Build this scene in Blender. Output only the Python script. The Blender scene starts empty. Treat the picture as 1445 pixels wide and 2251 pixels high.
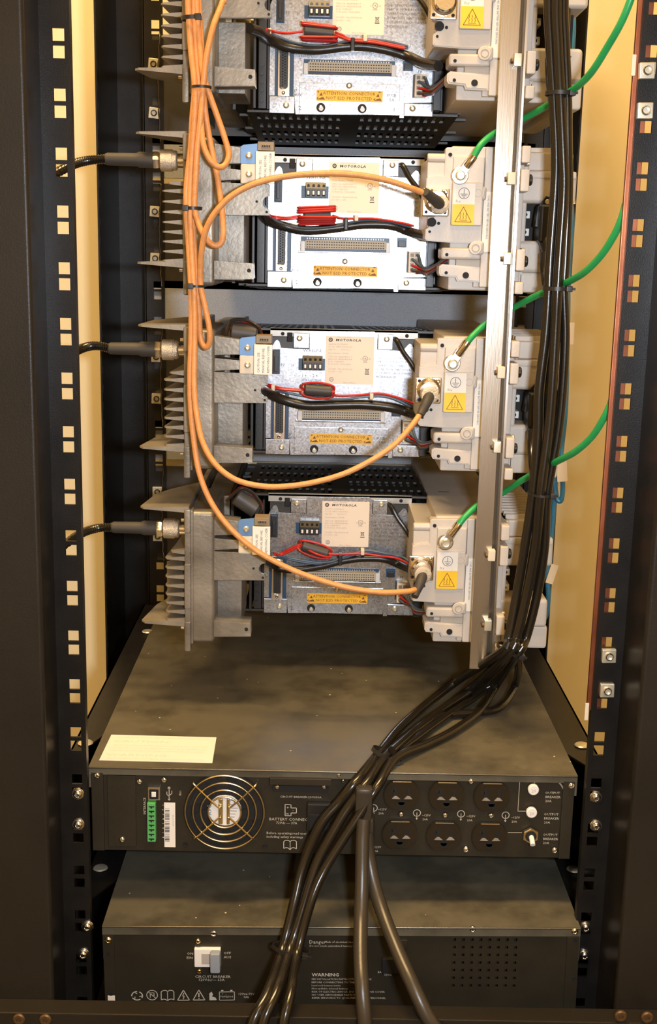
import bpy, bmesh, math, random
from mathutils import Vector, Matrix, Quaternion
random.seed(7)

# ------------------------------------------------------------------ camera
# World axes: X right along the rack, Y into the rack (0 = rear rails), Z up.
# Sizes are written in millimetres, z measured from the top visible rail hole;
# H lifts that datum above the floor.
H = 950.0
FPX = 2621.88                                   # focal length for a 1445 px wide frame
CAM = Vector((-23.57, -984.11, -152.14))
PITCH, YAW, ROLL = .21636921, -.00939239, -.02243538
Rz = Matrix.Rotation(YAW, 3, 'Z')
FWD = Rz @ Vector((0, math.cos(PITCH), -math.sin(PITCH)))
RGT = Rz @ Vector((1, 0, 0))
DWN = FWD.cross(RGT)
RGT, DWN = (math.cos(ROLL)*RGT + math.sin(ROLL)*DWN, -math.sin(ROLL)*RGT + math.cos(ROLL)*DWN)

def W(x, y, z):
    return Vector((x, y, z + H)) * .001

cd = bpy.data.cameras.new('camera')
cam = bpy.data.objects.new('camera', cd)
bpy.context.scene.collection.objects.link(cam)
cd.sensor_fit = 'HORIZONTAL'; cd.sensor_width = 36.0
cd.lens = FPX * 36.0 / 1445.0
cd.clip_start = .01
cam.matrix_world = Matrix.Translation(W(*CAM)) @ Matrix((RGT, -DWN, -FWD)).transposed().to_4x4()
bpy.context.scene.camera = cam

# ------------------------------------------------------------------ light
sc = bpy.context.scene
sc.view_settings.view_transform = 'Standard'
sc.view_settings.look = 'None'
sc.view_settings.gamma = 1.0
sc.view_settings.use_curve_mapping = False
sc.view_settings.exposure = 0.0
wd = bpy.data.worlds.new('room_world'); sc.world = wd
wd.use_nodes = True
wd.node_tree.nodes['Background'].inputs[0].default_value = (1.0, .74, .42, 1)
wd.node_tree.nodes['Background'].inputs[1].default_value = .05

def area(name, loc, target, sx, sy, power, col, shape='RECTANGLE'):
    l = bpy.data.lights.new(name, 'AREA'); l.shape = shape; l.size = sx; l.size_y = sy
    l.energy = power; l.color = col
    o = bpy.data.objects.new(name, l); sc.collection.objects.link(o)
    o.location = loc
    o.rotation_euler = (Vector(target) - Vector(loc)).to_track_quat('-Z', 'Y').to_euler()
    return o
# camera flash, to the right of the lens because the camera is held upright
area('camera_flash', W(85, -995, -135), W(-20, 300, -250), .07, .03, 10.5, (.80, .88, 1.0))
# warm ceiling fixtures of the equipment room
WARM = (1.0, .66, .30)
area('ceiling_lamp', (-.25, -.38, 2.68), (-.25, -.38, 0), 1.2, .28, 80, WARM)
area('ceiling_lamp', (.55, -1.9, 2.68), (.55, -1.9, 0), 1.2, .28, 26, WARM)

# ------------------------------------------------------------------ pixel -> point
def at(px, py, Y):
    d = FWD + RGT*((px-722.5)/FPX) + DWN*((py-1125.5)/FPX)
    return CAM + d*((Y-CAM.y)/d.y)
def atz(px, py, z):
    d = FWD + RGT*((px-722.5)/FPX) + DWN*((py-1125.5)/FPX)
    return CAM + d*((z-CAM.z)/d.z)

# ------------------------------------------------------------------ materials
def mat(name, col, rough=.5, metal=0., noise=0., nscale=60., bump=0., bscale=200., coat=0., col2=None, spec=.5, stretch=None):
    m = bpy.data.materials.new(name); m.use_nodes = True
    n = m.node_tree.nodes; l = m.node_tree.links; b = n['Principled BSDF']
    b.inputs['Base Color'].default_value = (*col, 1); b.inputs['Roughness'].default_value = rough
    b.inputs['Metallic'].default_value = metal; b.inputs['Coat Weight'].default_value = coat
    b.inputs['Specular IOR Level'].default_value = spec
    tc = n.new('ShaderNodeTexCoord'); src = tc.outputs['Object']
    if stretch:
        mp = n.new('ShaderNodeMapping'); mp.inputs['Scale'].default_value = stretch
        l.new(src, mp.inputs['Vector']); src = mp.outputs['Vector']
    if noise > 0 or col2:
        t = n.new('ShaderNodeTexNoise'); t.inputs['Scale'].default_value = nscale
        t.inputs['Detail'].default_value = 5; l.new(src, t.inputs['Vector'])
        r = n.new('ShaderNodeValToRGB'); r.color_ramp.elements[0].position = .32; r.color_ramp.elements[1].position = .68
        c2 = col2 or tuple(min(1, c*(1+noise)) for c in col)
        c1 = col if col2 else tuple(c*(1-noise) for c in col)
        r.color_ramp.elements[0].color = (*c1, 1); r.color_ramp.elements[1].color = (*c2, 1)
        l.new(t.outputs['Fac'], r.inputs['Fac']); l.new(r.outputs['Color'], b.inputs['Base Color'])
    if bump > 0:
        t2 = n.new('ShaderNodeTexNoise'); t2.inputs['Scale'].default_value = bscale; t2.inputs['Detail'].default_value = 3
        l.new(src, t2.inputs['Vector'])
        bp = n.new('ShaderNodeBump'); bp.inputs['Strength'].default_value = bump; bp.inputs['Distance'].default_value = .001
        l.new(t2.outputs['Fac'], bp.inputs['Height']); l.new(bp.outputs['Normal'], b.inputs['Normal'])
    return m

def galvanized():
    m = mat('galvanized_steel', (.56, .58, .61), .32, .95)
    n = m.node_tree.nodes; l = m.node_tree.links; b = n['Principled BSDF']
    tc = n.new('ShaderNodeTexCoord')
    v = n.new('ShaderNodeTexVoronoi'); v.inputs['Scale'].default_value = 620
    l.new(tc.outputs['Object'], v.inputs['Vector'])
    t = n.new('ShaderNodeTexNoise'); t.inputs['Scale'].default_value = 55; t.inputs['Detail'].default_value = 6
    l.new(tc.outputs['Object'], t.inputs['Vector'])
    sp = n.new('ShaderNodeSeparateColor'); l.new(v.outputs['Color'], sp.inputs['Color'])
    mx = n.new('ShaderNodeMath'); mx.operation = 'ADD'; l.new(sp.outputs[0], mx.inputs[0]); l.new(t.outputs['Fac'], mx.inputs[1])
    r = n.new('ShaderNodeValToRGB'); r.color_ramp.elements[0].position = .5; r.color_ramp.elements[1].position = 1.4
    r.color_ramp.elements[0].color = (.33, .35, .38, 1); r.color_ramp.elements[1].color = (.50, .52, .55, 1)
    mr = n.new('ShaderNodeMapRange'); mr.inputs[1].default_value = .3; mr.inputs[2].default_value = 1.5
    l.new(mx.outputs[0], mr.inputs[0]); l.new(mr.outputs[0], r.inputs['Fac']); l.new(r.outputs['Color'], b.inputs['Base Color'])
    r.color_ramp.elements[0].position = .1; r.color_ramp.elements[1].position = .9
    m2 = n.new('ShaderNodeMapRange'); m2.inputs[3].default_value = .25; m2.inputs[4].default_value = .32
    l.new(sp.outputs[1], m2.inputs[0]); l.new(m2.outputs[0], b.inputs['Roughness'])
    return m

def dusty_black():
    """satin black steel lid with a film of dust, specks and dark smudges"""
    m = mat('dusty_black_steel', (.05, .045, .038), .42, spec=.4)
    n = m.node_tree.nodes; l = m.node_tree.links; b = n['Principled BSDF']
    tc = n.new('ShaderNodeTexCoord')
    t = n.new('ShaderNodeTexNoise'); t.inputs['Scale'].default_value = 14; t.inputs['Detail'].default_value = 8; t.inputs['Roughness'].default_value = .65
    l.new(tc.outputs['Object'], t.inputs['Vector'])
    r = n.new('ShaderNodeValToRGB'); r.color_ramp.elements[0].position = .36; r.color_ramp.elements[1].position = .56
    r.color_ramp.elements[0].color = (.060, .054, .038, 1); r.color_ramp.elements[1].color = (.104, .093, .064, 1)
    l.new(t.outputs['Fac'], r.inputs['Fac'])
    v = n.new('ShaderNodeTexVoronoi'); v.inputs['Scale'].default_value = 75; v.inputs['Randomness'].default_value = 1
    l.new(tc.outputs['Object'], v.inputs['Vector'])
    s = n.new('ShaderNodeMath'); s.operation = 'LESS_THAN'; s.inputs[1].default_value = .07; l.new(v.outputs['Distance'], s.inputs[0])
    sp = n.new('ShaderNodeSeparateColor'); l.new(v.outputs['Color'], sp.inputs['Color'])
    g = n.new('ShaderNodeMath'); g.operation = 'GREATER_THAN'; g.inputs[1].default_value = .80; l.new(sp.outputs[0], g.inputs[0])
    k = n.new('ShaderNodeMath'); k.operation = 'MULTIPLY'; l.new(s.outputs[0], k.inputs[0]); l.new(g.outputs[0], k.inputs[1])
    mx = n.new('ShaderNodeMix'); mx.data_type = 'RGBA'; l.new(k.outputs[0], mx.inputs['Factor'])
    l.new(r.outputs['Color'], mx.inputs['A']); mx.inputs['B'].default_value = (.6, .52, .38, 1)
    l.new(mx.outputs['Result'], b.inputs['Base Color'])
    m2 = n.new('ShaderNodeMapRange'); m2.inputs[1].default_value = .3; m2.inputs[2].default_value = .6; m2.inputs[3].default_value = .33; m2.inputs[4].default_value = .5
    l.new(t.outputs['Fac'], m2.inputs[0]); l.new(m2.outputs[0], b.inputs['Roughness'])
    return m

M = {}
M['rack'] = mat('black_powder_coat', (.0095, .0085, .0075), .36, spec=.32, noise=.25, nscale=40, bump=.12, bscale=900)
M['post'] = mat('warm_lit_black_paint', (.015, .012, .008), .42, spec=.3, noise=.22, nscale=9, bump=.15, bscale=900)  # same black as the rack, with the warm lamplight put into the colour
M['ups'] = mat('black_sheet_steel', (.025, .021, .0135), .42, spec=.35, noise=.15, nscale=25, bump=.08, bscale=700)
M['lid'] = dusty_black()
M['galv'] = galvanized()
M['chassis'] = mat('zinc_chassis_steel', (.42, .40, .36), .42, .6, noise=.15, nscale=70)
M['darkchassis'] = mat('dark_vent_steel', (.042, .038, .033), .42, .2, noise=.2, nscale=40)
M['cast'] = mat('raw_cast_aluminium', (.165, .148, .118), .42, .5, col2=(.31, .285, .24), nscale=26, bump=.25, bscale=260)
M['fin'] = mat('cast_fin_aluminium', (.24, .215, .17), .5, .35, noise=.15, nscale=40, bump=.2, bscale=300)
M['psu'] = mat('beige_cast_housing', (.56, .51, .445), .42, 0, noise=.05, nscale=30, bump=.12, bscale=420)
M['psudark'] = mat('grey_cast_housing', (.42, .38, .32), .5, 0, noise=.08, nscale=30)
M['steel'] = mat('bright_steel', (.72, .70, .66), .22, 1.)
M['nickel'] = mat('nickel_plate', (.78, .72, .62), .18, 1., bump=.1, bscale=500)
M['knurl'] = mat('knurled_nickel', (.74, .68, .58), .38, 1., bump=.9, bscale=1500)
M['zinc'] = mat('zinc_plated_steel', (.70, .66, .52), .35, .7, noise=.12, nscale=90)
M['brass'] = mat('brass_plate', (.70, .58, .34), .26, 1.)
M['alu'] = mat('brushed_aluminium', (.50, .465, .41), .24, .92, noise=.10, nscale=30, stretch=(1, 1, .06), bump=.06, bscale=900)
M['copper'] = mat('copper_bar', (.36, .12, .06), .35, .85, noise=.3, nscale=20)
M['black'] = mat('black_plastic', (.014, .013, .012), .4)
M['gap'] = mat('black_socket', (.004, .004, .004), .7)
M['pvc'] = mat('glossy_black_cable', (.011, .009, .0065), .22, bump=.05, bscale=300)
M['pvcm'] = mat('satin_black_cable', (.016, .013, .010), .33, bump=.12, bscale=260)
M['thick'] = mat('thick_black_cable', (.035, .029, .021), .34, bump=.06, bscale=400)
M['boot'] = mat('heatshrink', (.045, .040, .033), .6)
M['orange'] = mat('orange_coax', (.66, .29, .095), .38, noise=.10, nscale=160, bump=.3, bscale=1300)
M['green'] = mat('green_insulation', (.02, .34, .09), .38, noise=.08, nscale=60)
M['red'] = mat('red_wire', (.50, .022, .018), .35)
M['bluewire'] = mat('slate_blue_wire', (.075, .115, .17), .4)
M['brownwire'] = mat('brown_wire', (.11, .045, .02), .45)
M['greywire'] = mat('grey_wire', (.3, .29, .27), .45)
M['blue'] = mat('blue_cable', (.03, .17, .28), .4, noise=.2, nscale=40)
M['ferrite'] = mat('grey_ferrite', (.055, .05, .045), .5)
M['paper'] = mat('white_label', (.82, .78, .70), .5)
M['cream'] = mat('cream_label', (.80, .70, .58), .5)
M['tag'] = mat('paper_tag', (.80, .64, .42), .7)
M['white'] = mat('white_plastic', (.78, .76, .72), .4)
M['ivory'] = mat('ivory_plastic', (.68, .60, .47), .45)
M['beigecon'] = mat('beige_connector', (.52, .44, .31), .5)
M['yellow'] = mat('yellow_label', (.90, .55, .015), .5)
M['esd'] = mat('amber_label', (.92, .50, .03), .5)
M['bluetag'] = mat('blue_anodised', (.13, .26, .48), .4, .2)
M['pcb'] = mat('blue_board', (.012, .05, .12), .4)
M['tan'] = mat('tan_plastic', (.24, .18, .10), .45)
M['ink'] = mat('black_ink', (.02, .02, .022), .6)
M['grayink'] = mat('grey_ink', (.42, .38, .34), .6)
M['greytxt'] = mat('dark_grey_ink', (.10, .10, .12), .6)
M['whiteink'] = mat('white_ink', (.50, .46, .38), .6)
M['darkamber'] = mat('brown_ink', (.20, .08, .02), .6)
M['grey'] = mat('grey_powder_coat', (.33, .345, .37), .42, noise=.12, nscale=700, bump=.35, bscale=1200)
M['terminal'] = mat('green_terminal', (.10, .42, .12), .4)
M['outlet'] = mat('brown_black_outlet', (.018, .0135, .0075), .25)
M['fanblade'] = mat('fan_plastic', (.012, .014, .016), .4)
M['toggle'] = mat('blue_grey_plastic', (.26, .29, .33), .4)
M['edge'] = mat('worn_highlight_edge', (.07, .062, .046), .22, .3)  # worn lid lip, paler and glossier to put in its highlight line
M['bronze'] = mat('bronze_screw', (.12, .07, .03), .45, .6)
M['wall'] = mat('beige_wall_paint', (.88, .78, .52), .45, noise=.02, nscale=5, bump=.05, bscale=300)
M['ceil'] = mat('ceiling_tile', (.36, .34, .30), .8)
M['floor'] = mat('vinyl_floor', (.10, .085, .065), .4, noise=.15, nscale=12)

# ------------------------------------------------------------------ mesh kit (millimetres)
class G:
    def __init__(s): s.bm = bmesh.new()
    def box(s, x0, x1, y0, y1, z0, z1, b=0., seg=2):
        bm = s.bm
        v = [bm.verts.new((x, y, z)) for x in (x0, x1) for y in (y0, y1) for z in (z0, z1)]
        f = [bm.faces.new([v[i] for i in q]) for q in ((0,1,3,2),(4,6,7,5),(0,4,5,1),(2,3,7,6),(0,2,6,4),(1,5,7,3))]
        if b > 0:
            ed = {e for q in f for e in q.edges}
            bmesh.ops.recalc_face_normals(bm, faces=f)
            bmesh.ops.bevel(bm, geom=list(ed), offset=b, segments=seg, affect='EDGES', profile=.5)
        return s
    def prism(s, pts, a0, a1, axis='y', b=0.):
        """outline extruded along an axis; pts are (x,z) for y, (x,y) for z, (y,z) for x"""
        def P(p, a): return (p[0], a, p[1]) if axis == 'y' else ((p[0], p[1], a) if axis == 'z' else (a, p[0], p[1]))
        bm = s.bm
        A = [bm.verts.new(P(p, a0)) for p in pts]; B = [bm.verts.new(P(p, a1)) for p in pts]
        n = len(pts)
        fs = [bm.faces.new(A), bm.faces.new(B[::-1])]
        for i in range(n): fs.append(bm.faces.new([A[i], B[i], B[(i+1) % n], A[(i+1) % n]]))
        if b > 0:
            bmesh.ops.recalc_face_normals(bm, faces=fs)
            bmesh.ops.bevel(bm, geom=list({e for e in fs[0].edges} | {e for e in fs[1].edges}), offset=b, segments=2, affect='EDGES')
        return s
    def rev(s, p0, p1, prof, seg=20):
        """surface of revolution along p0->p1; prof = [(t 0..1, radius), ...]"""
        p0 = Vector(p0); p1 = Vector(p1); d = (p1-p0)
        q = d.to_track_quat('Z', 'Y'); bm = s.bm; rings = []
        for t, r in prof:
            c = p0 + d*t
            rings.append([bm.verts.new(c + q @ Vector((r*math.cos(2*math.pi*i/seg), r*math.sin(2*math.pi*i/seg), 0))) for i in range(seg)])
        for a, b in zip(rings, rings[1:]):
            for i in range(seg): bm.faces.new([a[i], a[(i+1) % seg], b[(i+1) % seg], b[i]])
        bm.faces.new(rings[0][::-1]); bm.faces.new(rings[-1])
        return s
    def cyl(s, p0, p1, r, seg=20, r2=None, b=0.):
        r2 = r if r2 is None else r2
        if b:
            L = (Vector(p1)-Vector(p0)).length; t = b/L
            return s.rev(p0, p1, [(0, r-b), (t, r), (1-t, r2), (1, r2-b)], seg)
        return s.rev(p0, p1, [(0, r), (1, r2)], seg)
    def tube(s, pts, r, seg=10, closed=False, rfun=None, sub=6):
        P = spline([Vector(p) for p in pts], closed, sub); bm = s.bm
        n = len(P); rings = []; up = None
        for i in range(n):
            a = P[(i-1) % n] if closed or i > 0 else P[i]; b = P[(i+1) % n] if closed or i < n-1 else P[i]
            t = (b-a).normalized()
            if up is None:
                up = t.cross(Vector((0, 1, 0)))
                if up.length < .1: up = t.cross(Vector((1, 0, 0)))
            up = (up - t*up.dot(t)).normalized(); w = t.cross(up)
            rr = rfun(i, n)*r if rfun else r
            rings.append([bm.verts.new(P[i] + up*rr*math.cos(2*math.pi*k/seg) + w*rr*math.sin(2*math.pi*k/seg)) for k in range(seg)])
        m = n if closed else n-1
        for i in range(m):
            A, B = rings[i], rings[(i+1) % n]
            for k in range(seg): bm.faces.new([A[k], A[(k+1) % seg], B[(k+1) % seg], B[k]])
        if not closed:
            bm.faces.new(rings[0][::-1]); bm.faces.new(rings[-1])
        return s
    def ring(s, c, R, r, axis='y', seg=48, rs=8):
        pts = []
        for i in range(seg):
            a = 2*math.pi*i/seg; u, v = R*math.cos(a), R*math.sin(a)
            pts.append(Vector(c) + Vector((u, 0, v) if axis == 'y' else (u, v, 0)))
        return s.tube(pts, r, rs, True, sub=1)
    def sheet(s, us, vs, solid, w0, w1, plane='xz'):
        """flat sheet with real openings: grid cells kept where solid(i,j)"""
        bm = s.bm; cache = {}
        def V(i, j, k):
            key = (i, j, k)
            if key not in cache:
                u, v, w = us[i], vs[j], (w0, w1)[k]
                cache[key] = bm.verts.new((u, w, v) if plane == 'xz' else ((u, v, w) if plane == 'xy' else (w, u, v)))
            return cache[key]
        nu, nv = len(us)-1, len(vs)-1
        ok = lambda i, j: 0 <= i < nu and 0 <= j < nv and solid(i, j)
        for i in range(nu):
            for j in range(nv):
                if not ok(i, j): continue
                bm.faces.new([V(i,j,0), V(i+1,j,0), V(i+1,j+1,0), V(i,j+1,0)])
                bm.faces.new([V(i,j,1), V(i,j+1,1), V(i+1,j+1,1), V(i+1,j,1)])
                if not ok(i-1, j): bm.faces.new([V(i,j,0), V(i,j+1,0), V(i,j+1,1), V(i,j,1)])
                if not ok(i+1, j): bm.faces.new([V(i+1,j,0), V(i+1,j,1), V(i+1,j+1,1), V(i+1,j+1,0)])
                if not ok(i, j-1): bm.faces.new([V(i,j,0), V(i,j,1), V(i+1,j,1), V(i+1,j,0)])
                if not ok(i, j+1): bm.faces.new([V(i,j+1,0), V(i+1,j+1,0), V(i+1,j+1,1), V(i,j+1,1)])
        return s
    def text(s, body, x, y, z, size, rot=0., align='LEFT', plane='xz', wide=1., depth=.12, bold=0., skew=0., fit=0.):
        """flat printed lettering: size = capital height in mm; x,z = anchor at the baseline"""
        cu = bpy.data.curves.new('t', 'FONT'); cu.body = body; cu.size = 1.0; cu.resolution_u = 1
        cu.align_x = align; cu.offset = bold; cu.space_line = 1.0
        o = bpy.data.objects.new('t', cu)
        me = bpy.data.meshes.new_from_object(o)
        k = size/.70
        if fit and me.vertices:
            w_ = (max(v.co.x for v in me.vertices)-min(v.co.x for v in me.vertices))*k
            wide = min(wide, fit/w_)
        c, sn = math.cos(rot), math.sin(rot); vs = []
        for v in me.vertices:
            u, w = (v.co.x + skew*v.co.y)*k*wide, v.co.y*k
            a, b = u*c - w*sn, u*sn + w*c
            vs.append(s.bm.verts.new((x+a, y-depth, z+b) if plane == 'xz' else (x+a, y+b, z+depth)))
        for p in me.polygons:
            try: s.bm.faces.new([vs[i] for i in p.vertices])
            except ValueError: pass
        bpy.data.objects.remove(o); bpy.data.curves.remove(cu); bpy.data.meshes.remove(me)
        return s
    def stroke(s, pts, w, y, closed=False, depth=.12, plane='xz'):
        """thin printed line"""
        pts = list(pts) + ([pts[0]] if closed else [])
        for a, b in zip(pts, pts[1:]):
            d = Vector((b[0]-a[0], b[1]-a[1])); L = d.length
            if L < 1e-6: continue
            n = Vector((-d.y, d.x))/L*w/2
            q = [(a[0]+n.x, a[1]+n.y), (a[0]-n.x, a[1]-n.y), (b[0]-n.x, b[1]-n.y), (b[0]+n.x, b[1]+n.y)]
            s.bm.faces.new([s.bm.verts.new((p[0], y-depth, p[1]) if plane == 'xz' else (p[0], p[1], y+depth)) for p in q])
        return s
    def flat(s, pts, y, depth=.12):
        s.bm.faces.new([s.bm.verts.new((p[0], y-depth, p[1])) for p in pts]); return s
    def circ(s, x, z, r, w, y, n=24): 
        return s.stroke([(x+r*math.cos(2*math.pi*i/n), z+r*math.sin(2*math.pi*i/n)) for i in range(n)], w, y, True)

def spline(P, closed, sub):
    if sub <= 1 or len(P) < 3: return P
    out = []; n = len(P); m = n if closed else n-1
    for i in range(m):
        p1, p2 = P[i], P[(i+1) % n]
        p0 = P[(i-1) % n] if closed or i > 0 else p1 + (p1-p2)*.5
        p3 = P[(i+2) % n] if closed or i < n-2 else p2 + (p2-p1)*.5
        for k in range(sub):
            t = k/sub
            # centripetal-like damped Catmull-Rom
            out.append(.5*((2*p1) + (p2-p0)*t + (2*p0-5*p1+4*p2-p3)*t*t + (-p0+3*p1-3*p2+p3)*t**3))
    if not closed: out.append(P[-1])
    return out

col = sc.collection
FR = [Vector((0, 0, 0))]                       # frame offset (mm) of the thing being built
def link_mesh(name, g, m):
    bm = g.bm
    bmesh.ops.recalc_face_normals(bm, faces=bm.faces)
    me = bpy.data.meshes.new(name); bm.to_mesh(me); bm.free()
    me.materials.append(m)
    for p in me.polygons: p.use_smooth = True
    me.set_sharp_from_angle(angle=math.radians(32))
    o = bpy.data.objects.new(name, me); col.objects.link(o)
    if 'lettering' not in name and name != 'small_print':
        wn = o.modifiers.new('weighted_normal', 'WEIGHTED_NORMAL'); wn.keep_sharp = True; wn.weight = 60
    return o
def root_of(o):
    p = Vector((0, 0, 0))
    while o: p += o.location; o = o.parent
    return p
SPLIT = {'mounting_tab', 'connector_shelf', 'corner_ear', 'guard_ring', 'hole', 'plug_slot', 'rail_contact', 'slot', 'strain_rib', 'contact_blade', 'board_opening',
         'side_rail', 'slot_liner', 'housing_fin', 'plate_boss', 'mounting_stud', 'guard_hub', 'vent_tab', 'terminal_slot', 'clamp_screw', 'bracket', 'ring_rim', 'body_step', 'shelf_web'}
def part(name, g, m, parent, label=None, kind=None):
    if parent.parent and parent.parent.parent: parent = parent.parent          # thing > part > sub-part, no deeper
    if name in SPLIT:
        ks = split(g)
        for k in ks[1:]: part1(name, k, m, parent, label, kind)
        g = ks[0]
    return part1(name, g, m, parent, label, kind)
def part1(name, g, m, parent, label=None, kind=None):
    o = link_mesh(name, g, M[m])
    off = W(*FR[0]) - root_of(parent)
    o.data.transform(Matrix.Translation(off) @ Matrix.Scale(.001, 4))
    o.parent = parent
    if label: o['label'] = label
    if kind: o['kind'] = kind
    return o
def split(g):
    """the separate pieces of a mesh, as a list of G"""
    bm = g.bm; seen = set(); out = []
    for v0 in bm.verts:
        if v0 in seen: continue
        st = [v0]; seen.add(v0); isl = []
        while st:
            v = st.pop(); isl.append(v)
            for e in v.link_edges:
                w = e.other_vert(v)
                if w not in seen: seen.add(w); st.append(w)
        n = G(); mp = {v: n.bm.verts.new(v.co) for v in isl}
        for f in {f for v in isl for f in v.link_faces}: n.bm.faces.new([mp[v] for v in f.verts])
        out.append(n)
    bm.free()
    return out
def thing(name, label, cat, loc, group=None, kind=None):
    o = bpy.data.objects.new(name, None); col.objects.link(o)
    o.empty_display_size = .02
    o.location = W(*loc); o['label'] = label; o['category'] = cat
    if group: o['group'] = group
    if kind: o['kind'] = kind
    return o
def solo(name, g, m, label=None, cat=None, group=None, kind=None):
    """a thing that is one mesh: origin moved to its own base"""
    o = link_mesh(name, g, M[m])
    o.data.transform(Matrix.Translation(W(*FR[0])) @ Matrix.Scale(.001, 4))
    xs = [v.co for v in o.data.vertices]
    c = Vector(((min(v.x for v in xs)+max(v.x for v in xs))/2, (min(v.y for v in xs)+max(v.y for v in xs))/2, min(v.z for v in xs)))
    o.data.transform(Matrix.Translation(-c)); o.location = c
    if label: o['label'] = label
    if cat: o['category'] = cat
    if group: o['group'] = group
    if kind: o['kind'] = kind
    return o
def copy_tree(o, parent=None):
    c = o.copy(); col.objects.link(c); c.parent = parent
    for ch in [k for k in o.children]: copy_tree(ch, c)
    return c

def screw(g, x, y, z, r, h=None, seg=16):
    """domed screw head with a recessed drive, facing the rear (-Y)"""
    h = h or r*.7
    g.rev((x, y+.3, z), (x, y-h, z), [(0, r), (.45, r), (.8, r*.82), (1, r*.5), (.82, r*.42), (.8, .05)], seg)
    return g

# ------------------------------------------------------------------ the room
for nm, bx, m_ in (('wall_back', (-2100, 2100, 700, 760, -H, 1800), 'wall'), ('wall_rear', (-2100, 2100, -3260, -3200, -H, 1800), 'wall'),
                   ('wall_left', (-2160, -2100, -3260, 760, -H, 1800), 'wall'), ('wall_right', (2100, 2160, -3260, 760, -H, 1800), 'wall'),
                   ('floor', (-2160, 2160, -3260, 760, -H-60, -H), 'floor'), ('ceiling', (-2160, 2160, -3260, 760, 1800, 1860), 'ceil')):
    solo(nm, G().box(*bx), m_, kind='structure')

# ------------------------------------------------------------------ the rack
U = 44.45
rack = thing('equipment_rack', 'black steel four-post equipment rack with pairs of square rail holes', 'rack', (0, 280, -H))
ZT, ZB = 210.0, -H
def holes_z(off, n0, n1):
    out = []
    for i in range(n0, n1):
        for d in (6.35, -6.35):
            out.append(off - i*U + d)
    return sorted(z for z in out if ZB+12 < z < ZT-12)
def rail(side, X_in, X_out, hx, Y, zoff, name, hs=4.75):
    hz = holes_z(zoff, -4, 21)
    zs = [ZB]
    for z in hz: zs += [z-hs, z+hs]
    zs.append(ZT)
    us = sorted([X_in, X_out, hx-hs, hx+hs])
    g = G().sheet(us, zs, lambda i, j: not (i == 1 and j % 2 == 1), Y, Y+2.5)
    return g
# rear rails, side channels and rear posts
for sd in (-1, 1):
    Y0 = 0 if sd < 0 else 11
    g = rail(sd, sd*223.5, sd*247.5, sd*232.5, Y0, 0, 'rear_rail')
    g.box(sd*223.5 if sd > 0 else sd*223.5-2.2, sd*223.5+2.2 if sd > 0 else sd*223.5, Y0+2.5, Y0+9, ZB, ZT)
    part('rear_rail', g, 'rack', rack)
    g = G().box(min(sd*247.5, sd*250), max(sd*247.5, sd*250), -58, Y0+2.5, ZB, ZT)
    part('side_channel', g, 'rack', rack)
    x0, x1 = sorted((sd*243.5, sd*345))
    g = G().box(x0, x1, -66, -58, ZB, ZT, 3.2, 3)
    part('rear_post', g, 'post', rack)
g = G().box(-345, 345, -86, -66, ZB+20, -790, 1.5)
bb = part('base_beam', g, 'post', rack, 'dark brown beam across the foot of the rack')
for px, py in ((42, 2240), (100, 2241), (1365, 2233), (1423, 2236)):
    p = at(px, py, -86.2); g = G().rev((p.x, -85.5, p.z), (p.x, -88, p.z), [(0, 5.2), (.6, 5.2), (1, 4.2), (.98, 2), (.5, 1.8)], 20)
    part('bolt', g, 'bronze', bb)
# front rails and posts
ZF = 103.87
for sd in (-1, 1):
    g = rail(sd, sd*223.5, sd*247.5, sd*232.5, 556, ZF + 0, 'front_rail', 4.9)
    part('front_rail', g, 'rack', rack)
    x0, x1 = sorted((sd*247.5, sd*(291 if sd < 0 else 282)))
    g = G().box(x0, x1, 612, 616, ZB, ZT)
    part('front_post', g, 'rack', rack)
    g = G().box(sd*247.5-1, sd*247.5+1, 556, 614, ZB, ZT); part('front_channel', g, 'rack', rack)
    xs = sd*(290 if sd < 0 else 281); yn = 470 if sd < 0 else 505
    zs = [ZB]
    z = -900
    while z < 190: zs += [z, z+9]; z += 22
    zs.append(ZT)
    g = G().sheet([yn, yn+4, yn+7, 616], zs, lambda i, j: not (i == 1 and j % 2 == 1), xs-1, xs+1, 'yz')
    part('side_return', g, 'rack', rack)
    xs = sd*251.5
    g = G().box(min(xs, xs+sd*1.6), max(xs, xs+sd*1.6), 14, 612, ZB, -668); part('lower_side_panel', g, 'rack', rack)
# cage nuts
def cage_nut(x, Y, z, tilt, s=6.2):
    g = G().box(-s, s, -4.2, 1.5, -s, s, .8)
    g.bm.transform(Matrix.Rotation(tilt, 4, 'Y'))
    g.bm.transform(Matrix.Translation((x, Y, z)))
    n = part('cage_nut', g, 'zinc', rack)
    g = G().rev((x, Y-3, z), (x, Y-6.5, z), [(0, 4), (.7, 3.9), (1, 3.4), (.98, 2.6), (.2, 2.4)], 18)
    part('screw_end', g, 'black' if x < 0 else 'nickel', n)
for py, t in ((140, .08), (248, .1), (465, .07), (568, .05), (785, 0), (877, .05), (1082, 0), (1180, 0)):
    p = at(342.0, py, 550); cage_nut(-234.5, 556, p.z, t, 6.6)
for px, py in ((1424, 155), (1420, 243), (1340, 1443), (1336, 1519)):
    p = at(px, py, 7); cage_nut(p.x, 11, p.z, -.03, 6.2)
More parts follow.
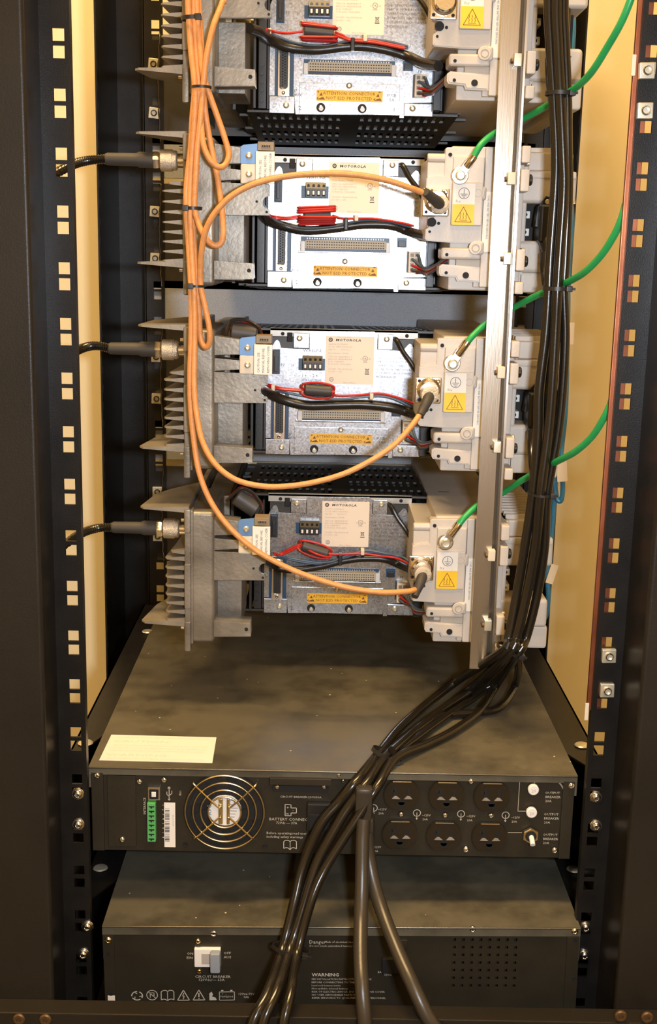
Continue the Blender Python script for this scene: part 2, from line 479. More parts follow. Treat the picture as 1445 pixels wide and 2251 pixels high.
# screws with washers that hold the support rails
for px, py in ((171, 1745), (172, 1812), (192, 2036), (183, 2097), (1311, 1752), (1311, 1815), (1288, 2038), (1285, 2099)):
    Y0 = 0 if px < 700 else 11
    p = at(px, py, Y0-1)
    g = G().rev((p.x, Y0, p.z), (p.x, Y0-1.4, p.z), [(0, 5.6), (.7, 5.6), (1, 5.2)], 22)
    w = part('washer', g, 'steel', rack)
    g = screw(G(), p.x, Y0-1.4, p.z, 4.1, 3.2, 18); part('screw_head', g, 'steel', w)

# grey blank panels closing the one-unit gaps at the front of the rack
for k, lab in enumerate(('grey blank panel in the gap below the uppermost radio', 'grey blank panel in the wide gap above the third radio',
                         'grey blank panel just above the lowest radio')):
    zt = -16.6 - 177.8*k - 4
    g = G().box(-241, 241, 558.7, 562, zt-49, zt+4, .6)
    solo('blank_panel', g, 'grey', lab, 'panel', 'one-unit blank panels')
# ------------------------------------------------------------------ copper bar on the right rail
cb = thing('copper_ground_bar', 'tall copper grounding bar behind the right rear rail', 'bar', (220, 18, -545))
g = G().box(220.2, 232.8, 15.5, 20, -548, 205, .5); part('bar', g, 'copper', cb)
for z in (-545, 0): 
    g = G().box(218.2, 221.6, 13.8, 15.5, z-12, z+4, .4); part('bracket', g, 'ivory', cb, 'pale mounting bracket')

# ------------------------------------------------------------------ the radio repeaters
# local frame: X as in the rack, Y absolute, z = 0 at the foot of the rear plate
ZB_R = [-16.6, -16.6-177.8+2.6, -16.6-355.6+2.1, -550.0]
RL = ['topmost radio repeater, cut off by the top of the photo, vented black underside showing',
      'second radio repeater from the top, its bright steel back plate crossed by an orange cable',
      'third radio repeater from the top, its red wires looped around a grey ferrite block',
      'lowest radio repeater, with dull speckled steel back plate, hanging above the black power supply']
def rect(g, x0, x1, z0, z1, y, d=.5): return g.box(x0, x1, y-d, y+.2, z0, z1)

def make_radio():
    FR[0] = Vector((0, 0, ZB_R[0]))
    R = thing('radio_repeater', RL[0], 'radio', (0, 298, ZB_R[0]), 'rack-mounted radio repeaters')
    P = lambda n, g, m, par=None, lab=None, kind=None: part(n, g, m, par or R, lab, kind)
    # chassis shell between the power amplifier and the power supply
    g = G(); g.box(-119, -116, 300, 552, 3, 133); g.box(112, 115, 300, 552, 3, 133)
    g.box(-119, 115, 500, 558, 2, 121); g.box(-76, 84, 300.5, 303, 2, 126)
    ch = P('chassis', g, 'darkchassis')
    g = G().box(-241, 241, 558.7, 562, -13, 116, .6); P('front_panel', g, 'darkchassis')
    g = G().tube([(-226.5-2.2*math.sin(math.pi*i/18)+.5*math.sin(i*2.3), 549, -10+125*i/18) for i in range(19)], .8, 8, sub=3); P('gasket_strip', g, 'nickel', ch)
    for nm, z0, z1 in (('top_grille', 133, 135.2), ('bottom_grille', .6, 2.8)):
        us = [-104]; ss = []
        for half in (-1, 1):
            for c in range(11):
                x = -96 + c*8.4 if half < 0 else 13 + c*8.4
                us += [x, x+4.2]
        us.append(112)
        vs = [299]
        for r_ in range(4): vs += [310+r_*61, 310+r_*61+34]
        vs.append(552)
        g = G().sheet(us, vs, lambda i, j: not (i % 2 == 1 and j % 2 == 1), z0, z1, 'xy')
        vt = G()
        for y in (330, 425, 515):
            vt.box(112, 124, y, y+7, z0+.6, z1+.8); vt.box(-114, -104, y, y+7, z0+.6, z1+.8)
        for q in (g, vt):
            for v in q.bm.verts: v.co.z -= .043*(v.co.y-299)          # the shell slopes down a little towards the front
        P(nm, g, 'darkchassis', ch); P('vent_tab', vt, 'darkchassis', ch)
    # dark rails and connectors in the slot beside the power amplifier
    g = G(); g.box(-98, -95, 292, 420, 4, 122, .5); g.box(-93, -84.5, 296, 330, 4, 120, .8); g.box(-84, -82, 300, 340, 4, 128)
    P('side_rail', g, 'black')
    g = G()
    for z in (12, 22, 30, 38, 46): g.cyl((-89, 296.5, z), (-89, 293.5, z), 2.2, 10)
    P('rail_contact', g, 'black')
    # bent upper lip
    g = G(); g.box(-78, 80, 299, 304, 126.5, 135.5, .4)
    lip = P('upper_lip', g, 'chassis')
    g = G()
    for x, z, r in ((-64.6, 129.5, 2), (68, 130, 2)): g.cyl((x, 299.3, z), (x, 298.6, z), r, 14)
    g.box(-60, -54, 298.6, 299.5, 121, 131, .8)
    P('hole', g, 'gap', lip)
    # steel back plate with rounded ears, tabs and taller centre
    pts = [(-81.5, 17), (-55.8, 17), (-55.8, 13), (-54.4, -.7), (52.2, 1), (52.2, -2), (56.6, -2), (56.6, 12.6), (86, 14), (86, 100), (82.8, 104),
           (73.5, 121), (71, 121.8), (68.5, 119.5), (64, 114), (52.4, 114.5), (36.5, 115), (36.5, 130), (33.2, 133.8), (-34.2, 132.8), (-35.6, 130), (-35.6, 114), (-52.4, 114), (-66.1, 114.6),
           (-68, 121), (-70.3, 123.2), (-72.6, 121.5), (-77.8, 112), (-81.5, 104)]
    g = G().prism(pts, 297, 299, 'y', .35)
    pl = P('back_plate', g, 'galv')
    g = G()
    for x0, x1, z0, z1 in ((-81.6, -55.6, -.2, 16.4), (56.4, 86, -.2, 12.4), (-53, -36, 114.8, 130.8), (37, 53, 115, 131.4)):
        g.box(x0, x1, 294.8, 297, z0, z1, .6)
    P('mounting_tab', g, 'galv', pl)
    g = G().box(-50.5, 51.5, 295.6, 297, .4, 30.2, .3); g.box(-49.5, 48.5, 293.2, 296, 36.2, 38.4, .5)
    P('connector_shelf', g, 'galv', pl)
    for x, z, r, y in ((-46.5, 125.5, 3.2, 294.8), (46.3, 126.4, 3.2, 294.8), (-64.1, 7.5, 3.2, 294.8), (65, 7.3, 3.2, 294.8), (-.2, 28, 3.0, 295.4)):
        P('screw', screw(G(), x, y, z, r, 2.0), 'zinc', pl)
    for x in (-28.7, 13.6):
        g = G().rev((x, 295.5, 6.2), (x, 294.6, 6.2), [(0, 4.6), (1, 4.4)], 20); q = P('stud', g, 'gap', pl)
        g = G().cyl((x+.3, 295, 5.0), (x+.3, 292.6, 5.0), 2.7, 8, b=.4); P('stud_nut', g, 'chassis', pl); g = G().cyl((x, 295, 6.6), (x, 291.2, 6.6), 1.6, 12, b=.3); P('stud_end', g, 'zinc', pl)
    # printed words on the plate
    g = G(); y = 296.9
    g.text('WIRELINE', -42.5, y, 111.0, 3.1, wide=1.05); g.text('J6', -54.5, y, 95.2, 2.8); g.text('P7', -66, y, 95.2, 2.8)
    g.text('J7', -56.4, 295.5, 20.6, 2.9); g.text('AUX', -56.6, 295.5, 16.6, 2.9); g.text('J5', -52, y, 50.8, 2.8); g.text('SYSTEM', -52.4, y, 54.8, 2.8)
    g.text('C32', 41, y, 53.2, 2.8); g.text('PTEMP', 53, y, 55.2, 2.5); g.text('P8', 69.5, y, 42.2, 2.8)
    g.text('FUSE', 38.8, 295.5, 18.0, 3.0); g.text('5A', 41.2, 295.5, 13.8, 3.0); g.text('2', -51.5, 295.5, 3.5, 4.2); g.text('1', 45, 295.5, 4, 4)
    g.text('- 1 +   - 2 +', -46, y, 84.3, 2.9, wide=1.0); g.text('USE 24 AWG WIRE', -46, y, 79.8, 2.0)
    for i, t in enumerate(('THIS DEVICE COMPLIES WITH', 'PART 15 OF THE FCC RULES.', 'OPERATION IS SUBJECT TO THE', 'CONDITION THAT THIS DEVICE', 'DOES NOT CAUSE HARMFUL', 'INTERFERENCE.')):
        g.text(t, 36.2, y, 105.2-i*4.05, 2.15, wide=1.02)
    P('lettering', g, 'greytxt', pl)
    g = G(); g.text('73300 13K04', -10, 295.5, 6.6, 2.6, align='CENTER'); g.text('USA 13022', -8, 295.5, 2.8, 2.4, align='CENTER'); P('stamped_lettering', g, 'chassis', pl)
    # rating label
    g = G().box(-18.5, 33.4, 296.4, 296.9, 77.4, 128.4)
    rl = P('rating_label', g, 'cream', pl)
    g = G(); y = 296.35
    g.text('MOTOROLA', -8.0, y, 123.2, 2.5, wide=1.35, bold=.012, skew=.12)
    n = 20
    g.circ(-13.3, 124.5, 1.75, 1.0, y)
    g.flat([(-14.3, 123.3), (-13.75, 125.6), (-13.3, 124.5), (-12.85, 125.6), (-12.3, 123.3), (-13.3, 125.0)][:3], y); g.flat([(-13.3, 124.5), (-12.85, 125.6), (-12.3, 123.3)], y)
    g.circ(24, 105.2, 2.6, .3, y); g.text('UL', 24, y, 104.2, 1.9, align='CENTER'); g.text('C', 20.2, y, 104.2, 1.3, align='RIGHT'); g.text('US', 27.5, y, 104.2, 1.3); g.text('LISTED', 24, y, 100.8, 1.1, align='CENTER')
    g.stroke([(24.4, 94.6), (28.4, 90.2)], .4, y); g.stroke([(28.4, 94.6), (24.4, 90.2)], .4, y); g.stroke([(24.8, 94), (25.2, 90.5), (27.6, 90.5), (28, 94)], .35, y, True); g.stroke([(24, 88.8), (28.8, 88.8)], .9, y)
    g.circ(-11.6, 82.3, 2.0, .4, y); g.text('50', -11.6, y, 81.5, 1.6, align='CENTER')
    P('lettering', g, 'ink', rl)
    g = G()
    for t, z in (('Serial No: 512TPN0001', 119.2), ('F.C. No: WRT2-7025-N0025', 116.4), ('Page No: 1       Item No: 2', 113.6), ('Model Number: T3000A', 109.6),
                 ('TXFCC ID: ABZ89FR5817-T', 105.8), ('RXFCC ID: ABZ89FR5818-R', 103.2), ('IC ID: 109AB-5817', 100.6), ('IC Model No: T3000-A/R00', 98.0),
                 ('100-240V ~ Max 4A 50/60 Hz', 92.8), ('21.6-32V --- 25A', 90.0)):
        g.text(t, -15.4, y, z, 1.5, wide=1.0)
    g.text('Made in Mexico', 8, y, 78.4, 1.5, align='CENTER'); g.text('LISTED I.T.E. EQUIPMENT', 1, y, 126.9, 1.0, align='CENTER')
    P('small_print', g, 'grayink', rl)
    # amber static warning label
    g = G().box(-33.2, 34.2, 294.9, 295.6, 12.6, 23.4); el = P('warning_label', g, 'esd', pl)
    g = G(); y = 294.85
    g.text('ATTENTION: CONNECTOR', 0, y, 19.0, 3.0, align='CENTER', wide=1.0); g.text('NOT ESD PROTECTED', 0, y, 14.3, 3.0, align='CENTER', wide=1.1)
    for s in (-1, 1):
        g.flat([(s*29-2.6*1-1.5, 14), (s*29+4.5, 14), (s*29+2.5, 16.6), (s*29-1, 15.4)], y); g.flat([(s*29-1.5, 17.8), (s*29+2, 17.8), (s*29+.6, 21)], y); g.flat([(s*29-4.5, 15), (s*29-2, 17), (s*29-3, 14.6)], y)
    g.flat([(-32.6, 21.5), (-31, 22.8), (-31, 20.4)], y); g.flat([(29, 22.8), (33, 22.8), (31, 21.8)], y)
    P('lettering', g, 'darkamber', el)
    # cut-outs showing the blue circuit board
    g = G(); rect(g, -76.2, -56.8, 14.5, 66, 297.1); rect(g, -47, 46, 38.2, 52.8, 297.1); rect(g, -47.2, -18.8, 91.4, 104, 297.1); rect(g, -75.4, -67, 86.6, 113, 297.1); rect(g, 54, 64.3, 43.6, 53.6, 297.1); rect(g, 64.6, 67, 18, 40, 297.1)
    P('board_opening', g, 'pcb', pl)
    # tall D-shaped auxiliary socket
    g = G().box(-73.4, -60.6, 293.6, 297.2, 16.2, 66, .8); g.box(-71.4, -62.4, 290.6, 294, 22.5, 62, 3.2, 3)
    js = P('auxiliary_socket', g, 'steel', pl)
    g = G().box(-70.4, -63.4, 290.1, 291, 24, 60.5, .3); P('insert', g, 'black', js)
    g = G()
    for i in range(13): g.box(-68.6, -67.2, 289.8, 290.3, 26+i*2.6, 27.2+i*2.6); 
    for i in range(12): g.box(-66.2, -64.8, 289.8, 290.3, 27.3+i*2.6, 28.5+i*2.6)
    P('pin_holes', g, 'gap', js, kind='stuff')
    P('jack_screw', screw(G(), -67, 293.4, 19.3, 1.8, 3), 'steel', js)
    # wide ivory bus connector
    g = G().box(-42.4, 42.4, 289.6, 297.2, 40.4, 49.6, .4); bc = P('bus_connector', g, 'beigecon', pl)
    for x in (-44.6, 44.6):
        g = G().box(x-2.4, x+2.4, 290.6, 297, 37.6, 48.4, .7); P('end_clip', g, 'white', bc)
    g = G()
    for r_ in range(3):
        for c in range(32): g.box(-40.6+c*2.56, -39.2+c*2.56, 289.2, 289.8, 41.6+r_*2.65, 42.5+r_*2.65)
    P('pin_holes', g, 'ink', bc, kind='stuff')
    g = G()
    for c in range(32): g.box(-40.6+c*2.56, -39.4+c*2.56, 294, 296.7, 50.2, 51.6)
    P('board_pins', g, 'chassis', bc, kind='stuff')
    # wireline terminal block
    g = G().prism([(286, 92.4), (286, 101), (290, 107.4), (297, 107.4), (297, 92.4)], -42.4, -21.4, 'x', .3)
    tb = P('wireline_terminal', g, 'black', pl)
    for i in range(4):
        x = -39.8+i*5.3
        g = G().box(x-1.6, x+1.6, 285.2, 286.4, 93.4, 99.2); q = P('clamp', g, 'gap', tb)
        g = G().cyl((x, 288.6, 104), (x, 286.6, 103.6), 1.4, 10); P('clamp_screw', g, 'black', tb); P('clamp_face', G().box(x-1.1, x+1.1, 284.7, 285.3, 94.6, 98.6, .3), 'white', tb)
    # narrow vertical socket, small board plug, ivory plug and its slots
    g = G().box(-74.4, -68.2, 291, 297.2, 87.6, 112, .4); g.box(-73, -69.6, 288.6, 291.2, 90, 106, .4); P('vertical_socket', g, 'black', pl)
    g = G().box(55.4, 62.8, 292, 297, 44.2, 50.4, .3); P('board_plug', g, 'black', pl)
    g = G().box(66, 78, 284.5, 297.2, 17.6, 39.6, .5); p8 = P('ivory_plug', g, 'ivory', pl)
    g = G()
    for i in range(4):
        for x in (67.6, 72.6): g.box(x, x+3.6, 284.0, 284.7, 19.4+i*5, 22.8+i*5)
    P('plug_slot', g, 'tan', p8)
    g = G()
    # wires of the ivory plug
    for i, (m_, z0) in enumerate((('bluewire', 36), ('bluewire', 32), ('greywire', 29), ('red', 26), ('black', 24), ('brownwire', 21), ('red', 19), ('bluewire', 22))):
        x0 = 69.5 if i % 2 else 74.5; o = i*1.1
        g = G().tube([(x0, 286, z0), (x0+1.5, 279, z0-1), (79+o*.4, 266, 25-o*.9), (84, 245, 24-o*.8), (90, 225, 28-o*.6), (97, 205, 34-o*.5), (104, 196, 37-o*.4)], 1.35, 8)
        P('plug_wire', g, m_, p8)
    g = G()
    # black lead at the upper right
    g.tube([(55, 296, 127), (57.5, 288, 125.5), (64, 284, 114), (73, 281, 102), (80, 280, 88), (83, 281, 70), (86, 283, 58)], 2.3, 10)
    P('strap_lead', g, 'pvcm')
    g = G().box(84.5, 92, 276, 300, 4, 118, .6); g.box(82, 86, 285, 287.5, 52, 66, .5); g.box(86, 96, 300, 330, 6, 126, .5); P('slot_liner', g, 'black')

    # ---- power amplifier on the left: cast body, fins and brackets
    g = G().box(-156, -150.4, 176, 452, -3, 140, .8)
    pa = P('amplifier_plate', g, 'cast')
    g = G().box(-156.3, -150, 174.6, 182, 118, 142.6, 1.6); g.box(-156.3, -150, 174.2, 182, 86.5, 40, 1.0); g.box(-156.3, -150, 174.2, 182, -5.8, 26, 1.6)
    P('plate_boss', g, 'cast', pa)
    g = G().box(-151, -126, 176.8, 300, 3, 140.4, 4.5, 3); g.box(-151, -147.4, 176.2, 300, 1.6, 141.6, 1.5)
    g.box(-146, -120, 300, 545, 8, 132, 2)
    P('amplifier_body', g, 'cast', pa)
    for zf in (97.5, 90.6, 80.9, 71.4, 62, 53, 44, 34.8, 26.2):
        xl = -176.5 if zf < 95 else -171
        t = 1.3
        # tapered blade: thick at the root, thin at the tip
        g = G(); bm = g.bm
        vs = []
        for x, y, h in ((-155.4, 180, 2.4), (xl+2, 180, .8), (xl, 184, .7), (xl+2, 215, .6), (-163 if zf > 95 else -165, 330, .8), (-155.4, 345, 2.4)):
            vs.append((bm.verts.new((x, y, zf+h)), bm.verts.new((x, y, zf-h))))
        bm.faces.new([a for a, b in vs]); bm.faces.new([b for a, b in vs][::-1])
        for i in range(6): bm.faces.new([vs[i][0], vs[i][1], vs[(i+1) % 6][1], vs[(i+1) % 6][0]])
        P('cooling_fin', g, 'fin', pa)
    for zc, zt_, nm in ((141.6, 148.6, 'wide_fin'), (22.6, 27, 'wide_fin')):
        g = G(); bm = g.bm; vs = []
        up = zc > 80
        for x, y, dz, h in ((-152, 178, 0, 3.1), (-197, 178, 1.5, 1.0), (-201, 184, 1.6, .9), (-193, 238, 4 if up else 2, .9), (-182, 262, 4, 1), (-152, 300, 4, 2.6)):
            vs.append((bm.verts.new((x, y, zc+dz*.6+h)), bm.verts.new((x, y, zc+dz*.6-h))))
        bm.faces.new([a for a, b in vs]); bm.faces.new([b for a, b in vs][::-1])
        for i in range(6): bm.faces.new([vs[i][0], vs[i][1], vs[(i+1) % 6][1], vs[(i+1) % 6][0]])
        P(nm, g, 'fin', pa)
    g = G().prism([(-127, 116), (-101.4, 117), (-101.4, 131), (-127, 134.4)], 178, 200, 'y', 1.0); P('bracket_arm', g, 'cast', pa)
    g = G().prism([(-127, 100.6), (-101.4, 102.4), (-101.4, 111), (-127, 113)], 178, 200, 'y', 1.0); P('bracket_arm', g, 'cast', pa)
    pts = [(-127, 69.4), (-75.6, 70.2), (-74.8, 71), (-74.8, 74.6)]
    for i in range(9):
        a = math.radians(-90 - i*22.5); pts.append((-76+5.6*math.cos(a)*1.0, 82+5.8*math.sin(a)))
    pts += [(-74.8, 88), (-74.8, 98.4), (-127, 99.4)]
    g = G().prism(pts, 178, 184, 'y', .7); mp = P('cable_plate', g, 'cast', pa)
    g = G().cyl((-87, 178.3, 82.6), (-87, 177.4, 82.6), 1.2, 10); g.cyl((-77.4, 178.3, 73.2), (-77.4, 177.4, 73.2), 1.2, 10); P('hole', g, 'gap', mp)
    g = G().prism([(-127, 9.6), (-89.6, 10.6), (-89, 11.4), (-89.6, 25.2), (-127, 27.2)], 177, 200, 'y', 1.0); la = P('lower_arm', g, 'cast', pa)
    g = G().cyl((-93.7, 177.3, 18.6), (-93.7, 176.4, 18.6), 1.9, 14); P('hole', g, 'gap', la)
    g = G().box(-126.5, -101, 214, 300, 8, 72, .8); P('filter_box', g, 'cast', pa)
    # N-type antenna socket on the amplifier
    g = G().cyl((-156, 192, 119), (-163, 192, 119), 6.6, 20, b=.6); P('antenna_socket', g, 'nickel', pa)
    g = G().cyl((-157.5, 186, 130), (-160.5, 186, 130), 2.2, 12); g.cyl((-157.5, 182, 18), (-160.5, 182, 18), 2.4, 12)
    P('mounting_stud', g, 'nickel', pa)
    # blue and white tags with the caution label
    g = G().prism([(-102.4, 116.6), (-86.4, 116.6), (-86.4, 135), (-100, 133.4), (-102.4, 131.6)], 175.4, 177.6, 'y', .3); bt = P('blue_tag', g, 'bluetag', pa, 'blue metal tag')
    P('screw', screw(G(), -94.4, 175.4, 123.8, 3.2, 2.2), 'zinc', bt)
    g = G().box(-102.2, -86.6, 175, 177.6, 98.2, 116.8, 1.6); wt = P('white_tag', g, 'ivory', pa)
    P('screw', screw(G(), -94.3, 175, 107.2, 3.2, 2.2), 'zinc', wt)
    g = G().box(-88, -70.2, 170, 173.4, 98.6, 127.6, .5); cl = P('caution_label', g, 'paper', pa, 'white folded caution label')
    g = G()
    for t, x in (('CAUTION: SEE', -82.4), ('MANUAL BEFORE', -77.8), ('REMOVING COVER', -73.0)): g.text(t, x, 169.95, 100.4, 2.3, rot=math.pi/2, wide=.92)
    P('lettering', g, 'greytxt', cl)
    g = G().box(-86.2, -71, 171.5, 190, 128.4, 136.4, .5); g.box(-83, -74, 170.8, 172, 130.5, 134, .4); P('lead_plug', g, 'tan', pa)
    g = G()
    for i in range(5): g.box(-82+i*1.6, -81+i*1.6, 170.2, 171, 131.4, 133.2)
    P('plug_marks', g, 'gap', pa)

    # ---- power supply on the right: beige cast housing
    g = G().box(98, 171, 192, 545, 4, 134.5, 2); g.box(76, 99, 196, 300, 52, 128, 1.5); g.box(96, 150, 190, 300, 120, 138, 2)
    ps = P('supply_body', g, 'psu')
    # rear face plate with stepped left edge
    pts = [(73.2, 108), (82, 110.6), (90, 110.6), (90, 135), (91.5, 136.2), (128, 137), (128, 49.2), (124.6, 48.6), (100.6, 48.6), (76, 50), (74, 52), (74, 60), (80, 66), (81.5, 72), (72.6, 73)]
    g = G().prism(pts, 183, 196, 'y', 1.0); fp = P('face_plate', g, 'psu', ps)
    g = G()
    for x, z, r in ((77.8, 58.6, 1.3), (86, 66.5, 1.5), (94.4, 129.5, 1.9)): g.cyl((x, 183.4, z), (x, 182.5, z), r, 12)
    g.cyl((79.6, 183.4, 67.4), (79.6, 182.4, 67.4), 4.2, 18)
    P('hole', g, 'gap', fp)
    g = G().cyl((73.6, 190, 126.6), (92, 190, 126.6), 4.2, 18, b=.8); g.box(73.6, 92, 187, 200, 108, 123, 1.2); P('corner_boss', g, 'psu', ps)
    g = G().box(97.2, 126.4, 178, 184, 64.8, 104.6, 1.2); g.box(97.2, 127, 180, 184, 96, 128, 1.2); lb = P('label_block', g, 'psu', ps)
    g = G().box(98.2, 118.8, 177.5, 178.2, 84.4, 103.4); wl = P('ground_label', g, 'paper', lb)
    g = G(); y = 177.4
    g.circ(108.4, 94.4, 5.0, .5, y); g.stroke([(108.4, 98.6), (108.4, 93.9)], .5, y)
    for w_, z in ((3.4, 93.7), (2.3, 92.2), (1.1, 90.8)): g.stroke([(108.4-w_, z), (108.4+w_, z)], .5, y)
    P('ground_symbol', g, 'greytxt', wl)
    g = G().text('Rx', 100.6, y, 85.8, 2.8, wide=1.15); P('lettering', g, 'grayink', wl)
    g = G().box(98.2, 118.8, 177.3, 178.2, 65.4, 84.4); hl = P('heat_label', g, 'yellow', lb)
    g = G(); y = 177.2
    tri = [(100.6, 68.2), (116.4, 68.2), (108.5, 82.0)]; g.stroke(tri, .55, y, True)
    for x in (105.7, 108.5, 111.3):
        g.stroke([(x-.5, 70.8), (x+.5, 72.2), (x-.4, 73.8), (x+.5, 75.4), (x-.1, 76.8)], .45, y)
    g.stroke([(104.6, 69.8), (112.4, 69.8)], .45, y)
    P('heat_symbol', g, 'darkamber', hl)
    # flanged coax socket
    g = G().box(69.4, 95.2, 179.4, 183.6, 72.6, 98.8, 1.6); nf = P('coax_socket', g, 'nickel', ps, 'square flanged nickel coax socket')
    g = G().rev((82.3, 180, 87), (82.3, 166, 87), [(0, 11.4), (.25, 11.4), (.3, 9.6), (.7, 9.4), (1, 8.6)], 28); P('socket_barrel', g, 'nickel', nf)
    for x, z in ((73.3, 95), (73.4, 76.6), (91.2, 76.4)):
        g = G().cyl((x, 179.8, z), (x, 178.9, z), 1.6, 12); P('hole', g, 'gap', nf)
    P('screw', screw(G(), 91.2, 179.4, 95, 2.3, 1.6), 'nickel', nf)
    # arms at the foot of the supply
    g = G().box(89.4, 128, 182, 215, 33.2, 44.2, 2.6, 3); aa = P('arm', g, 'psu', ps)
    g = G().cyl((95, 182.3, 37.6), (95, 181.4, 37.6), 1.6, 12); P('hole', g, 'gap', aa)
    g = G().box(104.5, 128, 186, 215, 25, 34, .5); P('web', g, 'psudark', ps)
    g = G().prism([(90, 17.4), (104.4, 16.4), (106, 12.8), (128, 12.2), (128, 26.4), (91.4, 28.6), (88.4, 26.4), (88.4, 20)], 182, 212, 'y', 1.6); ab = P('arm', g, 'psu', ps)
    g = G().cyl((95.1, 182.3, 20.6), (95.1, 181.4, 20.6), 1.6, 12); g.cyl((114, 182.3, 18.6), (114, 181.4, 18.6), 3.1, 18); P('hole', g, 'gap', ab)
    # long vertical flange with ring bosses and a label strip
    g = G().box(127.4, 160, 182, 196, 7.4, 137.4, 1.4); g.box(122, 128, 187, 196, 7.4, 48, 1)
    fl = P('edge_flange', g, 'psu', ps)
    for z in (94.8, 44.4):
        g = G().box(120.6, 130, 179.2, 184, z-6.4, z+6.4, 2.4, 3); g.cyl((121.6, 179.8, z), (121.6, 178.4, z), 6.3, 22, b=.5); rb = P('ring_boss', g, 'psu', fl)
        g = G().ring((121.8, 178.4, z), 3.4, .5, 'y', 24, 6); P('ring_rim', g, 'psudark', fl)
    g = G().box(127.8, 139.6, 181.4, 182.2, 41, 96.4); st = P('strip_label', g, 'paper', fl)
    g = G(); g.text('CORD AND BATTERY BEFORE SERVICING', 131.4, 181.3, 93.6, 1.9, rot=-math.pi/2, wide=.80); g.text('CAUTION: DISCONNECT THE POWER', 136.4, 181.3, 94.8, 1.9, rot=-math.pi/2, wide=.86)
    P('lettering', g, 'greytxt', st)
    # clamps, knobs and deep side housing to the right of the bar
    for z0, z1 in ((121.6, 137), (96, 116), (24, 44), (2.6, 14)):
        g = G().box(157.6, 166, 156, 190, z0, z1, 1.4); P('side_clamp', g, 'psu', fl)
    for z in (107, 33):
        g = G().cyl((165.6, 164, z), (169.6, 164, z), 5.2, 20, b=1.2); P('knob', g, 'black', fl)
    for z in (131, 52): P('screw', G().cyl((164, 170, z-9), (167.4, 170, z-9), 2.4, 12, b=.5), 'zinc', fl)
    g = G().box(158, 166, 186, 260, 4, 132, 1)
    sh = P('side_housing', g, 'psu', ps)
    g = G()
    for i in range(9): g.box(168, 212, 200+i*14, 204+i*14, 120, 139, .5)
    P('housing_fin', g, 'psu', ps)
    g = G().box(164, 213, 194, 420, 117, 134.5, 2.2); P('housing_step', g, 'psu', sh)
    g = G().box(163, 217, 190, 430, 87, 116.6, 4, 3); g.box(163, 216, 189, 200, 110, 117, 1.5); P('housing_step', g, 'psu', sh)
    g = G().box(164, 210, 222, 430, 52, 88); P('inlet_recess', g, 'gap', sh)
    for z in (77, 60.5):
        g = G().box(163, 176.4, 204, 224, z-3.6, z+3.6, .8); lg = P('inlet_lug', g, 'white', sh)
        g = G().cyl((172, 204.3, z), (172, 203.4, z), 1.7, 12); P('hole', g, 'gap', sh)
    g = G().box(163, 215, 190, 430, 22, 52.4, 4, 3); P('housing_step', g, 'psu', sh)
    g = G()
    for i in range(3): 
        for x in (186, 190): g.box(x, x+2.6, 189.4, 191, 30+i*6.6, 32.4+i*6.6)
    P('slot', g, 'gap', sh)
    g = G().box(166, 198, 192, 430, 3, 22.6, 2.4); P('housing_step', g, 'psu', sh)
    g = G().box(196, 217, 194, 430, -2, 22.6, 3); P('housing_step', g, 'psu', sh)
    FR[0] = Vector((0, 0, 0))
    return R

radio0 = make_radio()
radios = [radio0]
for k in (1, 2, 3):
    c = copy_tree(radio0); c.location.z += (ZB_R[k]-ZB_R[0])*.001
    c['label'] = RL[k]; radios.append(c)

